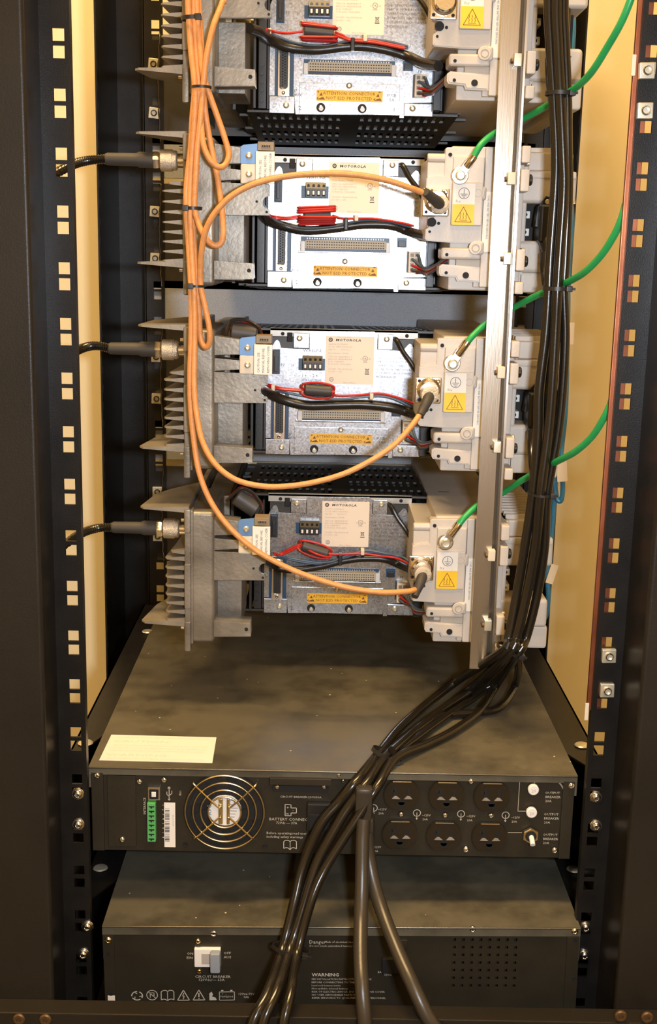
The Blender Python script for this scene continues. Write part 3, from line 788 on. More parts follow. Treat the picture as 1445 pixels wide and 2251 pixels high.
# ------------------------------------------------------------------ wiring harness of each radio (a part of that radio)
def zoomer(x0, y0, s):
    return lambda pts, Y: [at(x0+u*s, y0+v*s, Y+(o[0] if o else 0)) for u, v, *o in pts]
Z0, Z1 = zoomer(300, 0, .41522), zoomer(300, 310, .41522)
Z2, Z3 = zoomer(300, 690, .41522), zoomer(560, 1080, .24913)
HAR = [
 dict(z=Z0, cable=[(600,150,-60),(650,168,-40),(700,205,-10),(800,250),(950,264),(1100,248),(1200,245),(1330,265),(1445,302),(1520,335,-20),(1600,350,-60)],
      red=[[(690,155,-20),(720,165),(800,176),(885,166)], [(1050,170),(1090,185),(1130,205),(1250,216),(1420,250)], [(1050,182),(1095,200),(1140,215),(1260,226),(1420,258)]],
      blue=[[(690,165,-20),(720,182),(850,228),(1000,243),(1150,212),(1300,214),(1440,246)], [(690,175,-20),(720,196),(850,238),(1000,250),(1150,222),(1300,222),(1440,256)]],
      fer=((890,160),(1045,175)), fr=9.0, loops=((890,132,1050,150),(888,118,1040,140),(885,198,1050,200),(890,208,1050,216)), style='flat', ties=((1145,238,0,1),(705,172,1,0),(1212,206,1,0))),
 dict(z=Z1, cable=[(640,330,-60),(665,360,-40),(700,420,-10),(780,450),(900,474),(1050,462),(1200,442),(1350,446),(1445,478),(1520,500,-30),(1600,510,-90)],
      red=[[(690,380,-30),(720,398),(800,406),(872,395)], [(690,390,-30),(720,408),(810,414),(872,402)], [(1040,394),(1100,410),(1250,410),(1400,432),(1470,450)]],
      blue=[[(700,400,-10),(780,440),(900,462),(1050,452),(1200,420),(1350,430),(1450,455)]],
      fer=((890,392),(1030,392)), fr=9.5, loops=((872,352,1040,346),(872,366,1040,358),(872,378,1040,370),(872,402,1040,404),(872,416,1040,414),(872,428,1040,424),(876,442,1036,436)), style='flat', ties=((1110,440,0,1),(1165,408,1,0))),
 dict(z=Z2, cable=[(640,400,-60),(655,395,-40),(700,420,-10),(780,455),(900,484),(1050,482),(1200,480),(1350,495),(1445,522),(1520,550,-30),(1600,570,-90)],
      red=[[(670,362,-40),(700,372),(760,390),(872,402)], [(670,372,-40),(700,384),(770,400),(872,408)], [(1035,424),(1080,434),(1180,430),(1290,422),(1400,448),(1480,480)]],
      blue=[[(660,385,-40),(720,402),(800,418),(950,444),(1100,450),(1250,436),(1350,445),(1470,500)], [(1180,440),(1290,430),(1400,456),(1480,492)]],
      fer=((893,400),(1033,410)), fr=10.5, loops=((878,352,1036,366),(880,450,1038,440)), style='frame', ties=((725,390,1,0),(1245,434,1,0))),
 dict(z=Z3, cable=[(60,580,-60),(100,610,-40),(170,655,-5),(260,688),(400,688),(600,658),(760,618),(950,592),(1150,600),(1280,650),(1390,700,-30),(1480,720,-70)],
      red=[[(180,545,-10),(220,553),(300,515),(360,485),(400,470)], [(180,555,-10),(230,562),(310,530),(370,498),(405,484)], [(640,545),(700,556),(850,552),(960,550),(1100,570),(1250,590),(1370,645,-20),(1460,700,-70)]],
      blue=[[(200,575,-8),(280,582),(400,606),(560,628),(680,620),(760,590),(880,548),(990,522),(1150,548),(1300,582),(1390,640,-30)], [(200,585,-8),(280,596),(400,620),(560,640),(690,630),(770,600),(880,560),(990,534),(1150,556),(1300,592),(1390,650,-30)]],
      fer=((420,478),(648,548)), fr=10.0, loops=(), style='tilted', ties=((756,596,0,1),(952,530,1,0))),
]
for k, h in enumerate(HAR):
    R, z = radios[k], h['z']
    g = G().tube(z(h['cable'], 284), (5.0, 4.7, 5.3, 4.1)[k], 12, rfun=lambda i, n: 1.0)
    part('supply_lead', g, 'pvcm', R)
    for i, p in enumerate(h['red']): part('red_wire', G().tube(z(p, 280 - i*.8), 1.25, 8), 'red', R, 'red insulated wire')
    for i, p in enumerate(h['blue']): part('blue_wire', G().tube(z(p, 281 + i*1.5), 1.35, 8), 'bluewire', R, 'slate blue insulated wire')
    (a, b) = [z([q], 280)[0] for q in h['fer']]
    fr = h['fr']*.62
    fe = part('ferrite_core', G().cyl(a, b, fr, 22, b=.8), 'ferrite', R, 'grey cylindrical ferrite core')
    d = (b-a).normalized(); up = Vector((-d.z, 0, d.x))
    if h['style'] == 'flat':
        for i, (u0, v0, u1, v1) in enumerate(h['loops']):
            p0, p1 = z([(u0, v0)], 280)[0], z([(u1, v1)], 280)[0]
            off = ((p0+p1)/2 - (a+b)/2).dot(up)
            dy = -math.sqrt(max(0, (fr+1.2)**2 - off*off)) if abs(off) < fr+1.2 else -1.5
            f = Vector((0, dy, 0)); bk = Vector((0, fr+1.0, 0))
            g = G().tube([p0+f, (p0+p1)/2+f*1.05, p1+f, p1+d*2.2, p1+bk*.8, (p0+p1)/2+bk, p0+bk*.8, p0-d*2.2], 1.25, 8, True)
            part('wire_turn', g, 'red', fe)
    else:
        m = (a+b)/2; L = (b-a).length/2
        for s in (-1, 1):
            e = up*s*(fr+.6)
            tw = .35 if h['style'] == 'tilted' else 0
            g = G().tube([a-d*1.8+e*.8+Vector((0, -1.5, 0)), m+e*1.18+Vector((0, -2.5, 0)), b+d*1.4+e*.8+Vector((0, -1.5, 0)), b+d*2.2+Vector((0, -1, 0)), b+d*1.2-e*tw+Vector((0, -fr, 0)) if s > 0 else b+d*1.4+Vector((0, 3, 0)),
                          m+(Vector((0, -fr-1.6, 0))-e*.35 if s > 0 and h['style'] == 'tilted' else Vector((0, fr+1.6, 0))), a-d*1.8+Vector((0, 1, 0))], 1.25, 8, True)
            part('wire_turn', g, 'red', fe)
    for u, v, light, big in h['ties']:
        c = z([(u, v)], 281)[0]
        g = G().box(c.x-2.1, c.x+2.1, c.y-6.2, c.y+5, c.z-(6.2 if big else 3.2), c.z+(6.2 if big else 3.2), 1.0)
        part('cable_clip', g, 'ivory' if light else 'black', R)
# ferrite and looped wires behind the tags of the two lower radios
for k, zz, C0 in ((2, Z2, [(505,92),(640,108)]), (3, Z3, [(-160,40),(20,160)])):
    a, b = zz([C0[0]], 200)[0], zz([C0[1]], 200)[0]
    fe = part('upper_ferrite', G().cyl(a, b, 9.5, 22, b=1), 'ferrite', radios[k])
    d = (b-a).normalized(); up = Vector((-d.z, 0, d.x))
    for s in (0, 1):
        o = Vector((0, -4-3*s, 0))
        part('wire_turn', G().tube([a-d*6-up*9+o, a-d*3+up*4+o, a+up*11+o, (a+b)/2+up*(11.5+s)+o*.6, b+up*8+o, b+d*5-up*2+o, b+d*6-up*11+o], 1.6, 8), 'red' if s == 0 else 'pvcm', fe)

# ------------------------------------------------------------------ aluminium bar in front of the power supplies
ab = thing('aluminium_angle_bar', 'vertical bare aluminium angle bar bolted across the beige power supplies', 'bar', (145, 165, -563))
g = G(); z0, z1 = -563, 205
g.prism([(133.4, 160), (149.6, 160), (150.6, 161), (151.2, 169), (154.6, 170), (155.2, 160.4), (157.2, 160.2), (157.6, 184), (149, 184), (148.4, 163), (133.4, 163)], z0, z1, 'z', .3)
part('angle', g, 'alu', ab)
for k in range(4):
    for z in (107.4, 35.4):
        zz = z + ZB_R[k]
        g = G().box(145, 152.4, 151.4, 160, zz-5.6, zz+5.6, .9); n = part('clip_nut', g, 'ivory' if z > 90 else 'zinc', ab)
        g = G().cyl((142.8, 156, zz-.6), (147, 156, zz-.6), 2.4, 12, b=.5); part('bolt_end', g, 'bronze', n)

# ------------------------------------------------------------------ uninterruptible power supply (upper black box)
YU = 35
ups = thing('power_supply_unit', 'black rack power supply with round fan grille and six outlets, cables lying over its lid', 'power supply', (-4, 290, -704))
A = lambda px, py: at(px, py, YU)
g = G().box(-227, 219, YU+1.5, 545, -703.5, -621.2); part('case', g, 'ups', ups)
g = G(); g.box(-229, 221, YU-1.2, 545, -621.2, -619.6, .5); g.box(-228.6, 220.6, YU-1.2, YU, -627, -620, .4)
g.box(-229, -227, YU, 545, -640, -620); g.box(219, 221, YU, 545, -640, -620)
part('lid', g, 'lid', ups)
g = G().cyl((-228.6, YU-.9, -620.3), (220.6, YU-.9, -620.3), 1.0, 12); part('lid_edge', g, 'edge', ups)  # thin strip added for the highlight along the lid edge
g = G().box(-226.4, -215.5, YU-1.4, YU+1.6, -703, -625, .4); g.box(208, 218.6, YU-1.4, YU+1.6, -703, -625, .4); part('corner_ear', g, 'ups', ups)
p, q = A(218, 1690), A(308, 1850)
g = G().box(-212, -186, YU-.2, YU+1.6, -699, -628, .4); part('cover_plate', g, 'ups', ups)
# screws
for px, py, r in ((215,1703,2.9),(307,1718,3.0),(361,1714,3.0),(269,1845,3.0),(610,1729,2.8),(713,1729,2.8),(1036,1717,3.2),(882,1789,3.0),(979,1791,3.0),(1080,1792,3.0),(1025,1867,3.4),(1220,1869,3.2),(1256,1726,3.2),(745,1703,2.4),(755,1716,2.0)):
    p = A(px, py); part('screw', screw(G(), p.x, YU-(1.4 if px in (215, 1256) else 0), p.z, r*.9, 2), 'steel', ups)
for px, py in ((408,1857),(583,1862),(405,1697),(214,1745),(216,1773),(1250,1765),(1249,1794)):
    p = A(px, py); part('countersunk_screw', G().rev((p.x, YU+.4, p.z), (p.x, YU-.4, p.z), [(0, 2.3), (1, 2.2), (.8, .8)], 14), 'gap', ups)
# usb socket, terminals, barcode
def pbox(px0, py0, px1, py1, y0, y1, Yp, b=.3, g=None):
    a, c = at(px0, py0, Yp), at(px1, py1, Yp)
    return (g or G()).box(a.x, c.x, y0, y1, c.z, a.z, b)
us_ = part('usb_socket', pbox(325, 1729, 353, 1758, YU-2, YU+2, YU, .6), 'steel', ups)
part('opening', pbox(329, 1733, 349, 1754, YU-2.4, YU-1.9, YU, .8), 'gap', us_); part('tongue', pbox(334, 1738, 344, 1749, YU-3.0, YU-2.3, YU, .3), 'white', us_)
tb = part('terminal_block', pbox(325, 1761, 344, 1845, YU-5, YU+2, YU, .4), 'terminal', ups, 'green eight-way terminal block')
for i in range(8):
    y = 1766.5 + i*10.1
    g = pbox(329, y, 341, y+2.6, YU-5.4, YU-4.8, YU, 0); pbox(333, y+2, 336, y+5.2, YU-5.4, YU-4.8, YU, 0, g); part('terminal_slot', g, 'gap', tb)
bl = part('barcode_label', pbox(361, 1764, 386, 1862, YU-.4, YU+.1, YU, 0), 'paper', ups, 'white barcode label')
g = G(); rng = random.Random(3); y = 1777
while y < 1848:
    w = rng.choice((.8, 1.2, 2.0)); a, c = at(363, y, YU), at(373, y+w, YU); g.flat([(a.x, a.z), (c.x, a.z), (c.x, c.z), (a.x, c.z)], YU-.4); y += w + rng.choice((1.0, 1.6, 2.2))
part('bars', g, 'ink', bl)
p = A(379, 1790); part('lettering', G().text('A502130704', p.x, YU-.4, p.z, 1.6, rot=-math.pi/2), 'grayink', bl)
# fan with wire guard
c = A(495, 1780); R_ = 37.0
g = G().rev((c.x, YU+.6, c.z), (c.x, YU-.2, c.z), [(0, R_), (1, R_), (.9, R_-1.5)], 48); fan = part('fan_opening', g, 'gap', ups)
for i in range(7):
    a0 = 2*math.pi*i/7 + .3; g = G(); pts = []
    for t, da in ((13, 0), (24, .22), (34, .36), (34, .95), (24, .75), (13, .55)): pts.append((c.x+t*math.cos(a0+da), c.z+t*math.sin(a0+da)))
    g.prism(pts, YU-1.0, YU+.5, 'y', .2); part('fan_blade', g, 'fanblade', fan)
g = G().cyl((c.x, YU+.5, c.z), (c.x, YU-2.2, c.z), 15.4, 36, b=.8); hb = part('fan_hub', g, 'white', fan)
g = G(); g.text('AVC', c.x-12.5, YU-2.2, c.z-4.5, 3.6, rot=math.pi/2, bold=.02); part('lettering', g, 'bluetag', hb)
g = G(); g.circ(c.x+6.5, c.z+8.5, 2.2, .5, YU-2.2)
for i in range(4): g.stroke([(c.x+5, c.z+3-i*3), (c.x+12-i, c.z+3-i*3)], .5, YU-2.2)
g.stroke([(c.x+6, c.z-8), (c.x+8, c.z-10)], .6, YU-2.2); part('hub_marks', g, 'greytxt', hb)
g = G()
for r in (15.2, 22.2, 29.2, 36.4): g.ring((c.x, YU-5.4, c.z), r, .85, 'y', 64, 8)
part('guard_ring', g, 'brass', fan)
for s in (45, 135):
    a = math.radians(s); dx, dz = math.cos(a), math.sin(a)
    for k in (-1, 1):
        g = G().tube([(c.x+k*dx*41.5, YU-.4, c.z+k*dz*39), (c.x+k*dx*40.5, YU-3.8, c.z+k*dz*38.5), (c.x+k*dx*34, YU-6.4, c.z+k*dz*33), (c.x+k*dx*8, YU-6.6, c.z+k*dz*8), (c.x+k*dx*5, YU-6.4, c.z+k*dz*9.5)], .9, 8)
        part('guard_spoke', g, 'brass', fan)
g = G().box(c.x-6, c.x-1.6, YU-4.6, YU-2, c.z-13, c.z+13, 1.2); g.box(c.x+1.6, c.x+4.8, YU-4.6, YU-2, c.z-13, c.z+13, 1.2); part('guard_hub', g, 'brass', fan)
# breaker flap and battery connector
part('breaker_flap', pbox(594, 1706, 729, 1723, YU-5, YU+1, YU, .5), 'ups', ups); 
part('breaker_window', pbox(600, 1726, 722, 1742, YU-.5, YU+.3, YU, 0), 'gap', ups)
bc = part('battery_socket', pbox(676, 1762, 726, 1822, YU-6, YU+1, YU, 1), 'black', ups); part('opening', pbox(681, 1784, 720, 1818, YU-6.3, YU-5.5, YU, .4), 'gap', bc)
# six outlets
for px, py in ((883,1746),(982,1748),(1081,1750),(879,1833),(976,1836),(1076,1838)):
    o = A(px, py); r = 16.6; hh = 14.2
    pts = []
    for i in range(40):
        a = 2*math.pi*i/40; pts.append((o.x+r*math.cos(a), o.z+max(-hh, min(hh, r*math.sin(a)))))
    ou = part('outlet', G().prism(pts, YU-2.6, YU+1, 'y', .7), 'outlet', ups)
    part('outlet_rim', G().box(o.x-8.6, o.x+8.6, YU-3.1, YU-2.4, o.z+hh-1.2, o.z+hh-.2, .2), 'brass', ou)
    g = G()
    g.box(o.x-7.6, o.x-4.6, YU-2.9, YU-2.4, o.z-1, o.z+7.6); g.box(o.x-10.2, o.x-7, YU-2.9, YU-2.4, o.z+3.2, o.z+5.4); g.box(o.x+5.4, o.x+8, YU-2.9, YU-2.4, o.z-.4, o.z+6.8)
    g.box(o.x-3, o.x+3, YU-2.9, YU-2.4, o.z-11.4, o.z-6.4, .1); g.cyl((o.x, YU-2.4, o.z-6.6), (o.x, YU-2.9, o.z-6.6), 3, 16)
    part('slot', g, 'gap', ou)
    g = G().prism([(o.x-9, o.z-3.2), (o.x-1.2, o.z-3.4), (o.x-4.6, o.z-.4), (o.x-6.6, o.z-.4)], YU-3.2, YU-2.4, 'y'); g.prism([(o.x+2.2, o.z-3.4), (o.x+10, o.z-3.2), (o.x+7.4, o.z-.4), (o.x+5, o.z-.2)], YU-3.2, YU-2.4, 'y'); part('contact_blade', g, 'chassis', ou)
# breaker buttons
for px, py in ((1172,1733),(1168,1783)):
    o = A(px, py); bt = part('breaker_button', G().cyl((o.x, YU, o.z), (o.x, YU-4.5, o.z), 5.0, 20, b=.7), 'white', ups)
    part('lettering', G().text('20', o.x, YU-4.5, o.z-1.8, 3.0, align='CENTER'), 'grayink', bt)
o = A(1166, 1834); nut = part('breaker_nut', G().prism([(o.x+7.6*math.sin(math.pi*i/3), o.z+7.9*math.cos(math.pi*i/3)) for i in range(6)], YU-4, YU, 'y', .6), 'brass', ups, 'brass hexagonal breaker nut')
part('opening', G().cyl((o.x, YU-3.6, o.z), (o.x, YU-4.5, o.z), 5.2, 20), 'gap', nut); part('lever', G().tube([(o.x+.4, YU-3, o.z-.5), (o.x+.6, YU-8, o.z-2.2), (o.x+.6, YU-12, o.z-4.4)], 2.4, 12), 'white', nut)
# printed legends
g = G(); Y = YU-.1
def lab(s, px, py, h, align='LEFT', rot=0, wide=1.0, Yp=YU, bold=0.):
    p = at(px, py, Yp); g.text(s, p.x, Yp-.1, p.z, h, rot=rot, align=align, wide=wide, bold=bold)
for px, py in ((1199,1745),(1196,1792),(1194,1837)):
    for i, t in enumerate(('OUTPUT', 'BREAKER', '20A')): lab(t, px, py+i*9, 2.3, wide=1.05)
for px, py in ((831,1781),(928,1794),(1026,1796),(1124,1799),(819,1864)): lab('~125V', px, py, 2.1); lab('20A', px+1, py+9, 2.1)
for px, py in ((822,1776),(917,1787),(1014,1789),(1112,1792)):
    p = A(px, py); g.circ(p.x, p.z, 3.3, .7, YU, 20); g.stroke([(p.x, p.z+.5), (p.x, p.z-5.2)], .6, YU); g.flat([(p.x-1.1, p.z-5), (p.x+1.1, p.z-5), (p.x, p.z-7)], YU)
for pts in ([(886,1712),(886,1705),(1176,1712),(1176,1722)], [(983,1712),(983,1709),(1143,1715),(1139,1783),(1156,1783)], [(1117,1830),(1148,1830)]):
    g.stroke([(A(*q).x, A(*q).z) for q in pts], .45, YU)
lab('CIRCUIT BREAKER-230V/30A', 616, 1753, 1.9, wide=1.12); lab('BATTERY CONNECTOR', 592, 1803, 2.7, wide=1.06); lab('72Vdc --- 37A', 607, 1811, 2.4)
lab('Before operating,read user', 586, 1833, 2.4, wide=1.0); lab('including safety warnings', 586, 1841, 2.4, wide=1.0)
lab('INTERFACE', 321, 1790, 2.3, rot=math.pi/2); lab('USB', 394, 1738, 2.0, rot=-math.pi/2)
for i in range(8): lab(str(i+1), 357, 1768+i*10.1, 2.2, rot=-math.pi/2)
def icon(pts, w, closed=False, Yp=YU): g.stroke([(at(*q, Yp).x, at(*q, Yp).z) for q in pts], w, Yp, closed)
icon([(627,1768),(627,1793),(640,1793),(640,1787),(652,1787),(652,1776),(640,1776),(640,1769)], .7, True); lab('+', 630, 1778, 2.8); lab('-', 643, 1784, 2.8); lab('PE', 629, 1791, 1.8)
icon([(624,1865),(624,1850),(628,1847),(634,1847),(638,1850),(642,1847),(648,1847),(652,1850),(652,1866),(646,1863),(641,1864),(638,1868),(634,1864),(629,1863)], .7, True); icon([(638,1850),(638,1867)], .6)
icon([(372,1731),(372,1757)], .7); icon([(367,1740),(367,1746),(372,1751)], .6); icon([(378,1738),(378,1744),(372,1749)], .6)
p = A(372, 1756); g.flat([(p.x-1.4, p.z), (p.x+1.4, p.z), (p.x, p.z-1.8)], YU); g.circ(p.x, A(372, 1732).z, .9, .9, YU, 10)
part('panel_lettering', g, 'whiteink', ups)
g = G(); lab_pts = [(1228,1718),(1236,1728),(1243,1742)]
g.stroke([(A(*q).x, A(*q).z) for q in lab_pts], 1.4, YU-.2); part('paint_chip', g, 'chassis', ups)
# caution label on the lid
cs = [atz(px, py, -619.4) for px, py in ((218,1671),(467,1677),(476,1621),(245,1615))]
g = G().prism([(p.x, p.y) for p in cs], -619.6, -619.3, 'z'); lc = part('caution_label', g, 'paper', ups, 'white caution label on the lid')
o, ux, uy = cs[0], (cs[1]-cs[0]), (cs[3]-cs[0])
ang = math.atan2(ux.y, ux.x)
def lt(g, s, fx, fy, h, wide=1.): p = o + ux*fx + uy*fy; g.text(s, p.x, p.y, -619.3, h, rot=ang, plane='xy', wide=wide, fit=ux.length*.86); return g
g = G(); lt(g, 'CAUTION:', .05, .70, 5.5, 1.5); lt(g, 'WARNING:', .04, .17, 5.5, 1.5)
part('lettering', g, 'cream', lc)
g = G()
for f, t in ((.88, 'RISK OF ELECTRIC SHOCK. DO NOT REMOVE COVER. NO USER SERVICEABLE PARTS INSIDE'), (.56, 'THIS UNIT HAS MORE THAN ONE LIVE CIRCUIT. IN CASE OF NO UTILITY POWER'), (.46, 'OUTLETS MAY HAVE POWER. REFER SERVICING TO QUALIFIED PERSONNEL'), (.36, 'THIS UNIT IS INTENDED FOR USE IN A CONTROLLED ENVIRONMENT'), (.06, 'DISCONNECT THE UNIT FROM MAINS BEFORE SERVICING')):
    lt(g, t, .06, f, 2.6, 1.05)
part('small_print', g, 'cream', lc)

# ------------------------------------------------------------------ battery pack (lower black box)
bat = thing('battery_pack', 'black battery pack with white breaker switch and perforated corner, lowest box in the rack', 'battery', (7, 280, -843))
B = lambda px, py: at(px, py, 0)
XL, XR = -211.5, 226.5
a, b = B(1000, 2044), B(1145, 2178)
g = G()
zb, zt = -843, -757.6
nx, nz = 8, 8
us = [XL+1]; x0 = B(1003, 2050).x; x1 = B(1138, 2050).x; zt0 = B(1003, 2052).z; zb0 = B(1003, 2170).z
for i in range(nx): xx = x0+(x1-x0)*i/(nx-1); us += [xx-1.5, xx+1.5]
us.append(XR-1); vs = [zb]
for j in range(nz): zz = zb0+(zt0-zb0)*j/(nz-1); vs += [zz-1.5, zz+1.5]
vs.append(zt)
g.sheet(us, vs, lambda i, j: not (i % 2 == 1 and j % 2 == 1), 0, 1.6)
part('rear_panel', g, 'ups', bat, 'perforated black rear panel')
g = G().box(XL+1, XR-1, 12, 545, zb, zt, 0); g.box(XL+1, XL+2.6, 1.6, 12, zb, zt); g.box(XR-2.6, XR-1, 1.6, 12, zb, zt); part('case', g, 'ups', bat)
g = G().box(XL, XR, -1.4, 545, -757.6, -756, .5); g.box(XL, XR, -1.4, 0, -765, -757, .4); g.box(XL, XL+1.6, 0, 545, -790, -757); g.box(XR-1.6, XR, 0, 545, -790, -757); part('lid', g, 'lid', bat)
g = G().cyl((XL+.4, -1.1, -756.8), (XR-.4, -1.1, -756.8), 1.0, 12); part('lid_edge', g, 'edge', bat)
g = G().box(XL+.4, XL+10.5, -1.4, .2, zb, -765.4, .3); g.box(XR-12, XR-.6, -1.4, .2, zb, -765.4, .3); part('corner_ear', g, 'ups', bat)
for px, py, r, m_ in ((241,2058,3.2,'brass'),(473,2047,3.2,'steel'),(438,2064,2.6,'brass'),(440,2130,2.6,'brass'),(1042,2046,3.2,'steel'),(1266,2052,3.2,'brass'),(888,2077,2.8,'steel')):
    p = B(px, py); part('screw', screw(G(), p.x, -1.2 if px in (241, 1266) else 0, p.z, r, 2), m_, bat)
for px, py in ((240,2088),(245,2177),(1266,2072),(1262,2155)):
    p = B(px, py); part('hole', G().cyl((p.x, -1.3, p.z), (p.x, -1.7, p.z), 1.7, 12), 'gap', bat)
sw = part('breaker_switch', pbox(430, 2077, 488, 2118, -4, 1, 0, .8), 'white', bat, 'white breaker switch')
part('toggle', pbox(466, 2079, 488, 2122, -11, -3, 0, 1.4), 'toggle', sw); part('window', pbox(446, 2087, 466, 2110, -4.3, -3.7, 0, .3), 'grayink', sw)
part('latch', pbox(880, 2066, 898, 2084, -2, 1, 0, .6), 'ups', bat); part('battery_socket', pbox(842, 2104, 880, 2138, -4, 1, 0, 1), 'gap', bat)
part('sticker', pbox(238, 2180, 254, 2195, -1.8, -1.3, 0, 0), 'cream', bat)
g = G()
lb_ = lambda s, px, py, h, align='LEFT', wide=1.0, bold=0.: lab(s, px, py, h, align, 0, wide, 0, bold)
lb_('ON', 413, 2094, 2.4, wide=1.1); lb_('EIN', 412, 2103, 2.4, wide=1.1); lb_('OFF', 494, 2094, 2.4, wide=1.1); lb_('AUS', 494, 2103, 2.4, wide=1.1)
lb_('CIRCUIT BREAKER', 430, 2145, 2.6, wide=1.08); lb_('120Vdc/--- 63A', 437, 2152, 2.6, wide=1.05)
lb_('Danger', 682, 2073, 3.6); lb_('-Risk of electrical shock', 716, 2072, 2.1); lb_('Do not touch uninsulated battery terminals', 683, 2080, 2.0, wide=1.0)
lb_('WARNING', 687, 2145, 3.3, wide=1.1, bold=.02)
for i, t in enumerate(('SEE INSTALLATION INSTRUCTIONS BEFORE', 'BEFORE CONNECTING TO THE SUPPLY', 'Lead acid battery inside', 'Non-spillable internal battery', 'RISK OF ELECTRIC SHOCK. DO NOT REMOVE COVER', 'NO USER SERVICEABLE PARTS INSIDE', 'REFER SERVICING TO QUALIFIED SERVICE PERSONNEL')):
    lb_(t, 686, 2153+i*6.9, 1.8, wide=1.1)
lb_('BATTERY', 832, 2140, 2.0); lb_('72Vdc', 846, 2146, 2.0); lb_('12Vx6:72V', 524, 2184, 2.2, wide=1.1); lb_('9Ah', 536, 2191, 2.2); lb_('Pb/H2SO4', 485, 2189, 1.9)
# symbols along the foot
ic = lambda pts, w, c=False: icon(pts, w, c, 0)
p = B(302, 2183)
for i in range(3):
    a = math.radians(90+120*i); b = math.radians(90+120*i+95)
    g.stroke([(p.x+5*math.cos(a+(b-a)*t/5), p.z+4.4*math.sin(a+(b-a)*t/5)) for t in range(6)], 1.0, 0); g.stroke([(p.x+2.2*math.cos(a), p.z+2*math.sin(a)), (p.x+4.6*math.cos(a+.5), p.z+4.2*math.sin(a+.5))], .7, 0)
p = B(335, 2182); g.circ(p.x, p.z, 5, .7, 0); g.stroke([(p.x-3.5, p.z+3.4), (p.x+3.5, p.z-3.4)], .7, 0); g.stroke([(p.x-1.8, p.z-2.6), (p.x-1.8, p.z+2.4), (p.x+1.8, p.z+2.4), (p.x+1.8, p.z-2)], .6, 0)
ic([(355,2193),(355,2175),(360,2172),(366,2172),(369,2175),(373,2172),(379,2172),(383,2175),(383,2193),(378,2191),(372,2192),(369,2195),(365,2192),(360,2191)], .7, True); ic([(369,2176),(369,2193)], .6)
for px in (404, 438):
    ic([(px-13,2194),(px+13,2194),(px,2172)], .8, True)
ic([(405,2178),(402,2185),(406,2185),(403,2192)], .7); ic([(438,2179),(438,2188)], 1.0); ic([(438,2190),(438,2192)], 1.0)
q = [B(*t) for t in ((461,2180),(466,2176),(469,2182),(467,2187),(474,2189),(477,2193),(476,2195),(461,2195))]; g.flat([(t.x, t.z) for t in q], 0)
ic([(483,2177),(516,2177),(516,2195),(483,2195)], .6, True); ic([(487,2174),(492,2174)], 1.2); ic([(507,2174),(512,2174)], 1.2); lb_('+   -', 488, 2183, 1.8)
part('panel_lettering', g, 'whiteink', bat)

bat.rotation_euler.y = -.0145          # the box hangs very slightly out of level

# ------------------------------------------------------------------ support rails under the two boxes
def support(nm, x0, x1, yn, ztop, zlow, lab_, discs):
    t = thing(nm, lab_, 'rail', ((x0+x1)/2, 300, zlow))
    inner = x1 if abs(x1) < abs(x0) else x0; outer = x0 if inner == x1 else x1
    s = 1 if outer > 0 else -1
    g = G().prism([(inner, yn+50), (outer-s*6, yn), (outer, yn+8), (outer, 552), (inner, 552)], ztop-2, ztop, 'z'); 
    xa, xb = sorted((outer, outer-s*2)); g.box(xa, xb, yn+4, 552, zlow, ztop)
    part('flange', g, 'rack', t)
    for p in discs:
        g = G().rev((p.x, p.y, ztop), (p.x, p.y, ztop+3), [(0, 5.5), (.35, 7.4), (.7, 6.4), (1, 2.5)], 24); part('rivet', g, 'zinc', t)
support('support_rail', -254, -229.6, 62, -622, -716, 'black support rail with silver rivets along the left side of the fan-grille power supply', [atz(188, 1633, -621), atz(325, 1388, -621)])
support('support_rail', 221.6, 252, 40, -622, -716, 'black support rail with a silver rivet along the right side of the fan-grille power supply', [atz(1280, 1638, -621)])
support('support_rail', -246, -212.5, 40, -763, -850, 'black support rail along the left side of the lowest battery box', [atz(221, 1908, -762)])
support('support_rail', 227.5, 252, 30, -763, -850, 'black support rail along the right side of the lowest battery box', [atz(1262, 1911, -762)])

# ------------------------------------------------------------------ orange coax cables
def run_on(P, pts):
    """carry a cable on beyond the frame: up the rack, or down to the floor"""
    P = list(P)
    if pts[0][1] < 0: P.insert(0, Vector((P[0].x, P[0].y, 205)))
    if pts[-1][1] < 0: P.append(Vector((P[-1].x, P[-1].y, 205)))
    if pts[-1][1] > 2240:
        e = P[-1]; P += [Vector((e.x, -100, e.z-60)), Vector((e.x, -104, -H+6))]
    return P
def coax(pts, lab_, end=None):
    P = run_on([at(*p) for p in pts], pts)
    zmin = min(P, key=lambda p: p.z)
    t = thing('orange_coax_cable', lab_, 'cable', (zmin.x, zmin.y, zmin.z-2.8))
    part('jacket', G().tube(P, 2.75, 12, sub=7), 'orange', t)
    if end:
        a, b = P[-1], at(*end)
        d = (b-a).normalized()
        part('connector_boot', G().tube([a-d*9, a-d*2, (a+b)/2+Vector((0, -3, 0)), b], 4.6, 14, rfun=lambda i, n: .78+.5*(i/n)), 'boot', t, 'dark rubber connector boot')
        part('connector_nut', G().rev(b+Vector((0, -5, 0)), b+Vector((0, 9, 0)), [(0, 6), (.1, 8.4), (.8, 8.8), (1, 8.2)], 24), 'knurl', t)
    return t
YC = 152
coax([(492,-30,150),(489,5,148),(470,55,142),(455,120,140),(447,190,142),(441,260,142),(434,330,143),(430,400,144),(428,455,146),(436,490,145),(448,516,142),(464,536,141),(481,539,142),(491,520,143),(489,470,146),(480,400,149),(470,350,150),(460,300,150),(452,250,149),(449,215,148),(448,190,150),(444,120,152),(439,40,153),(437,-30,154)],
     'orange cable rising to the top radio, one slack loop hanging beside the second radio')
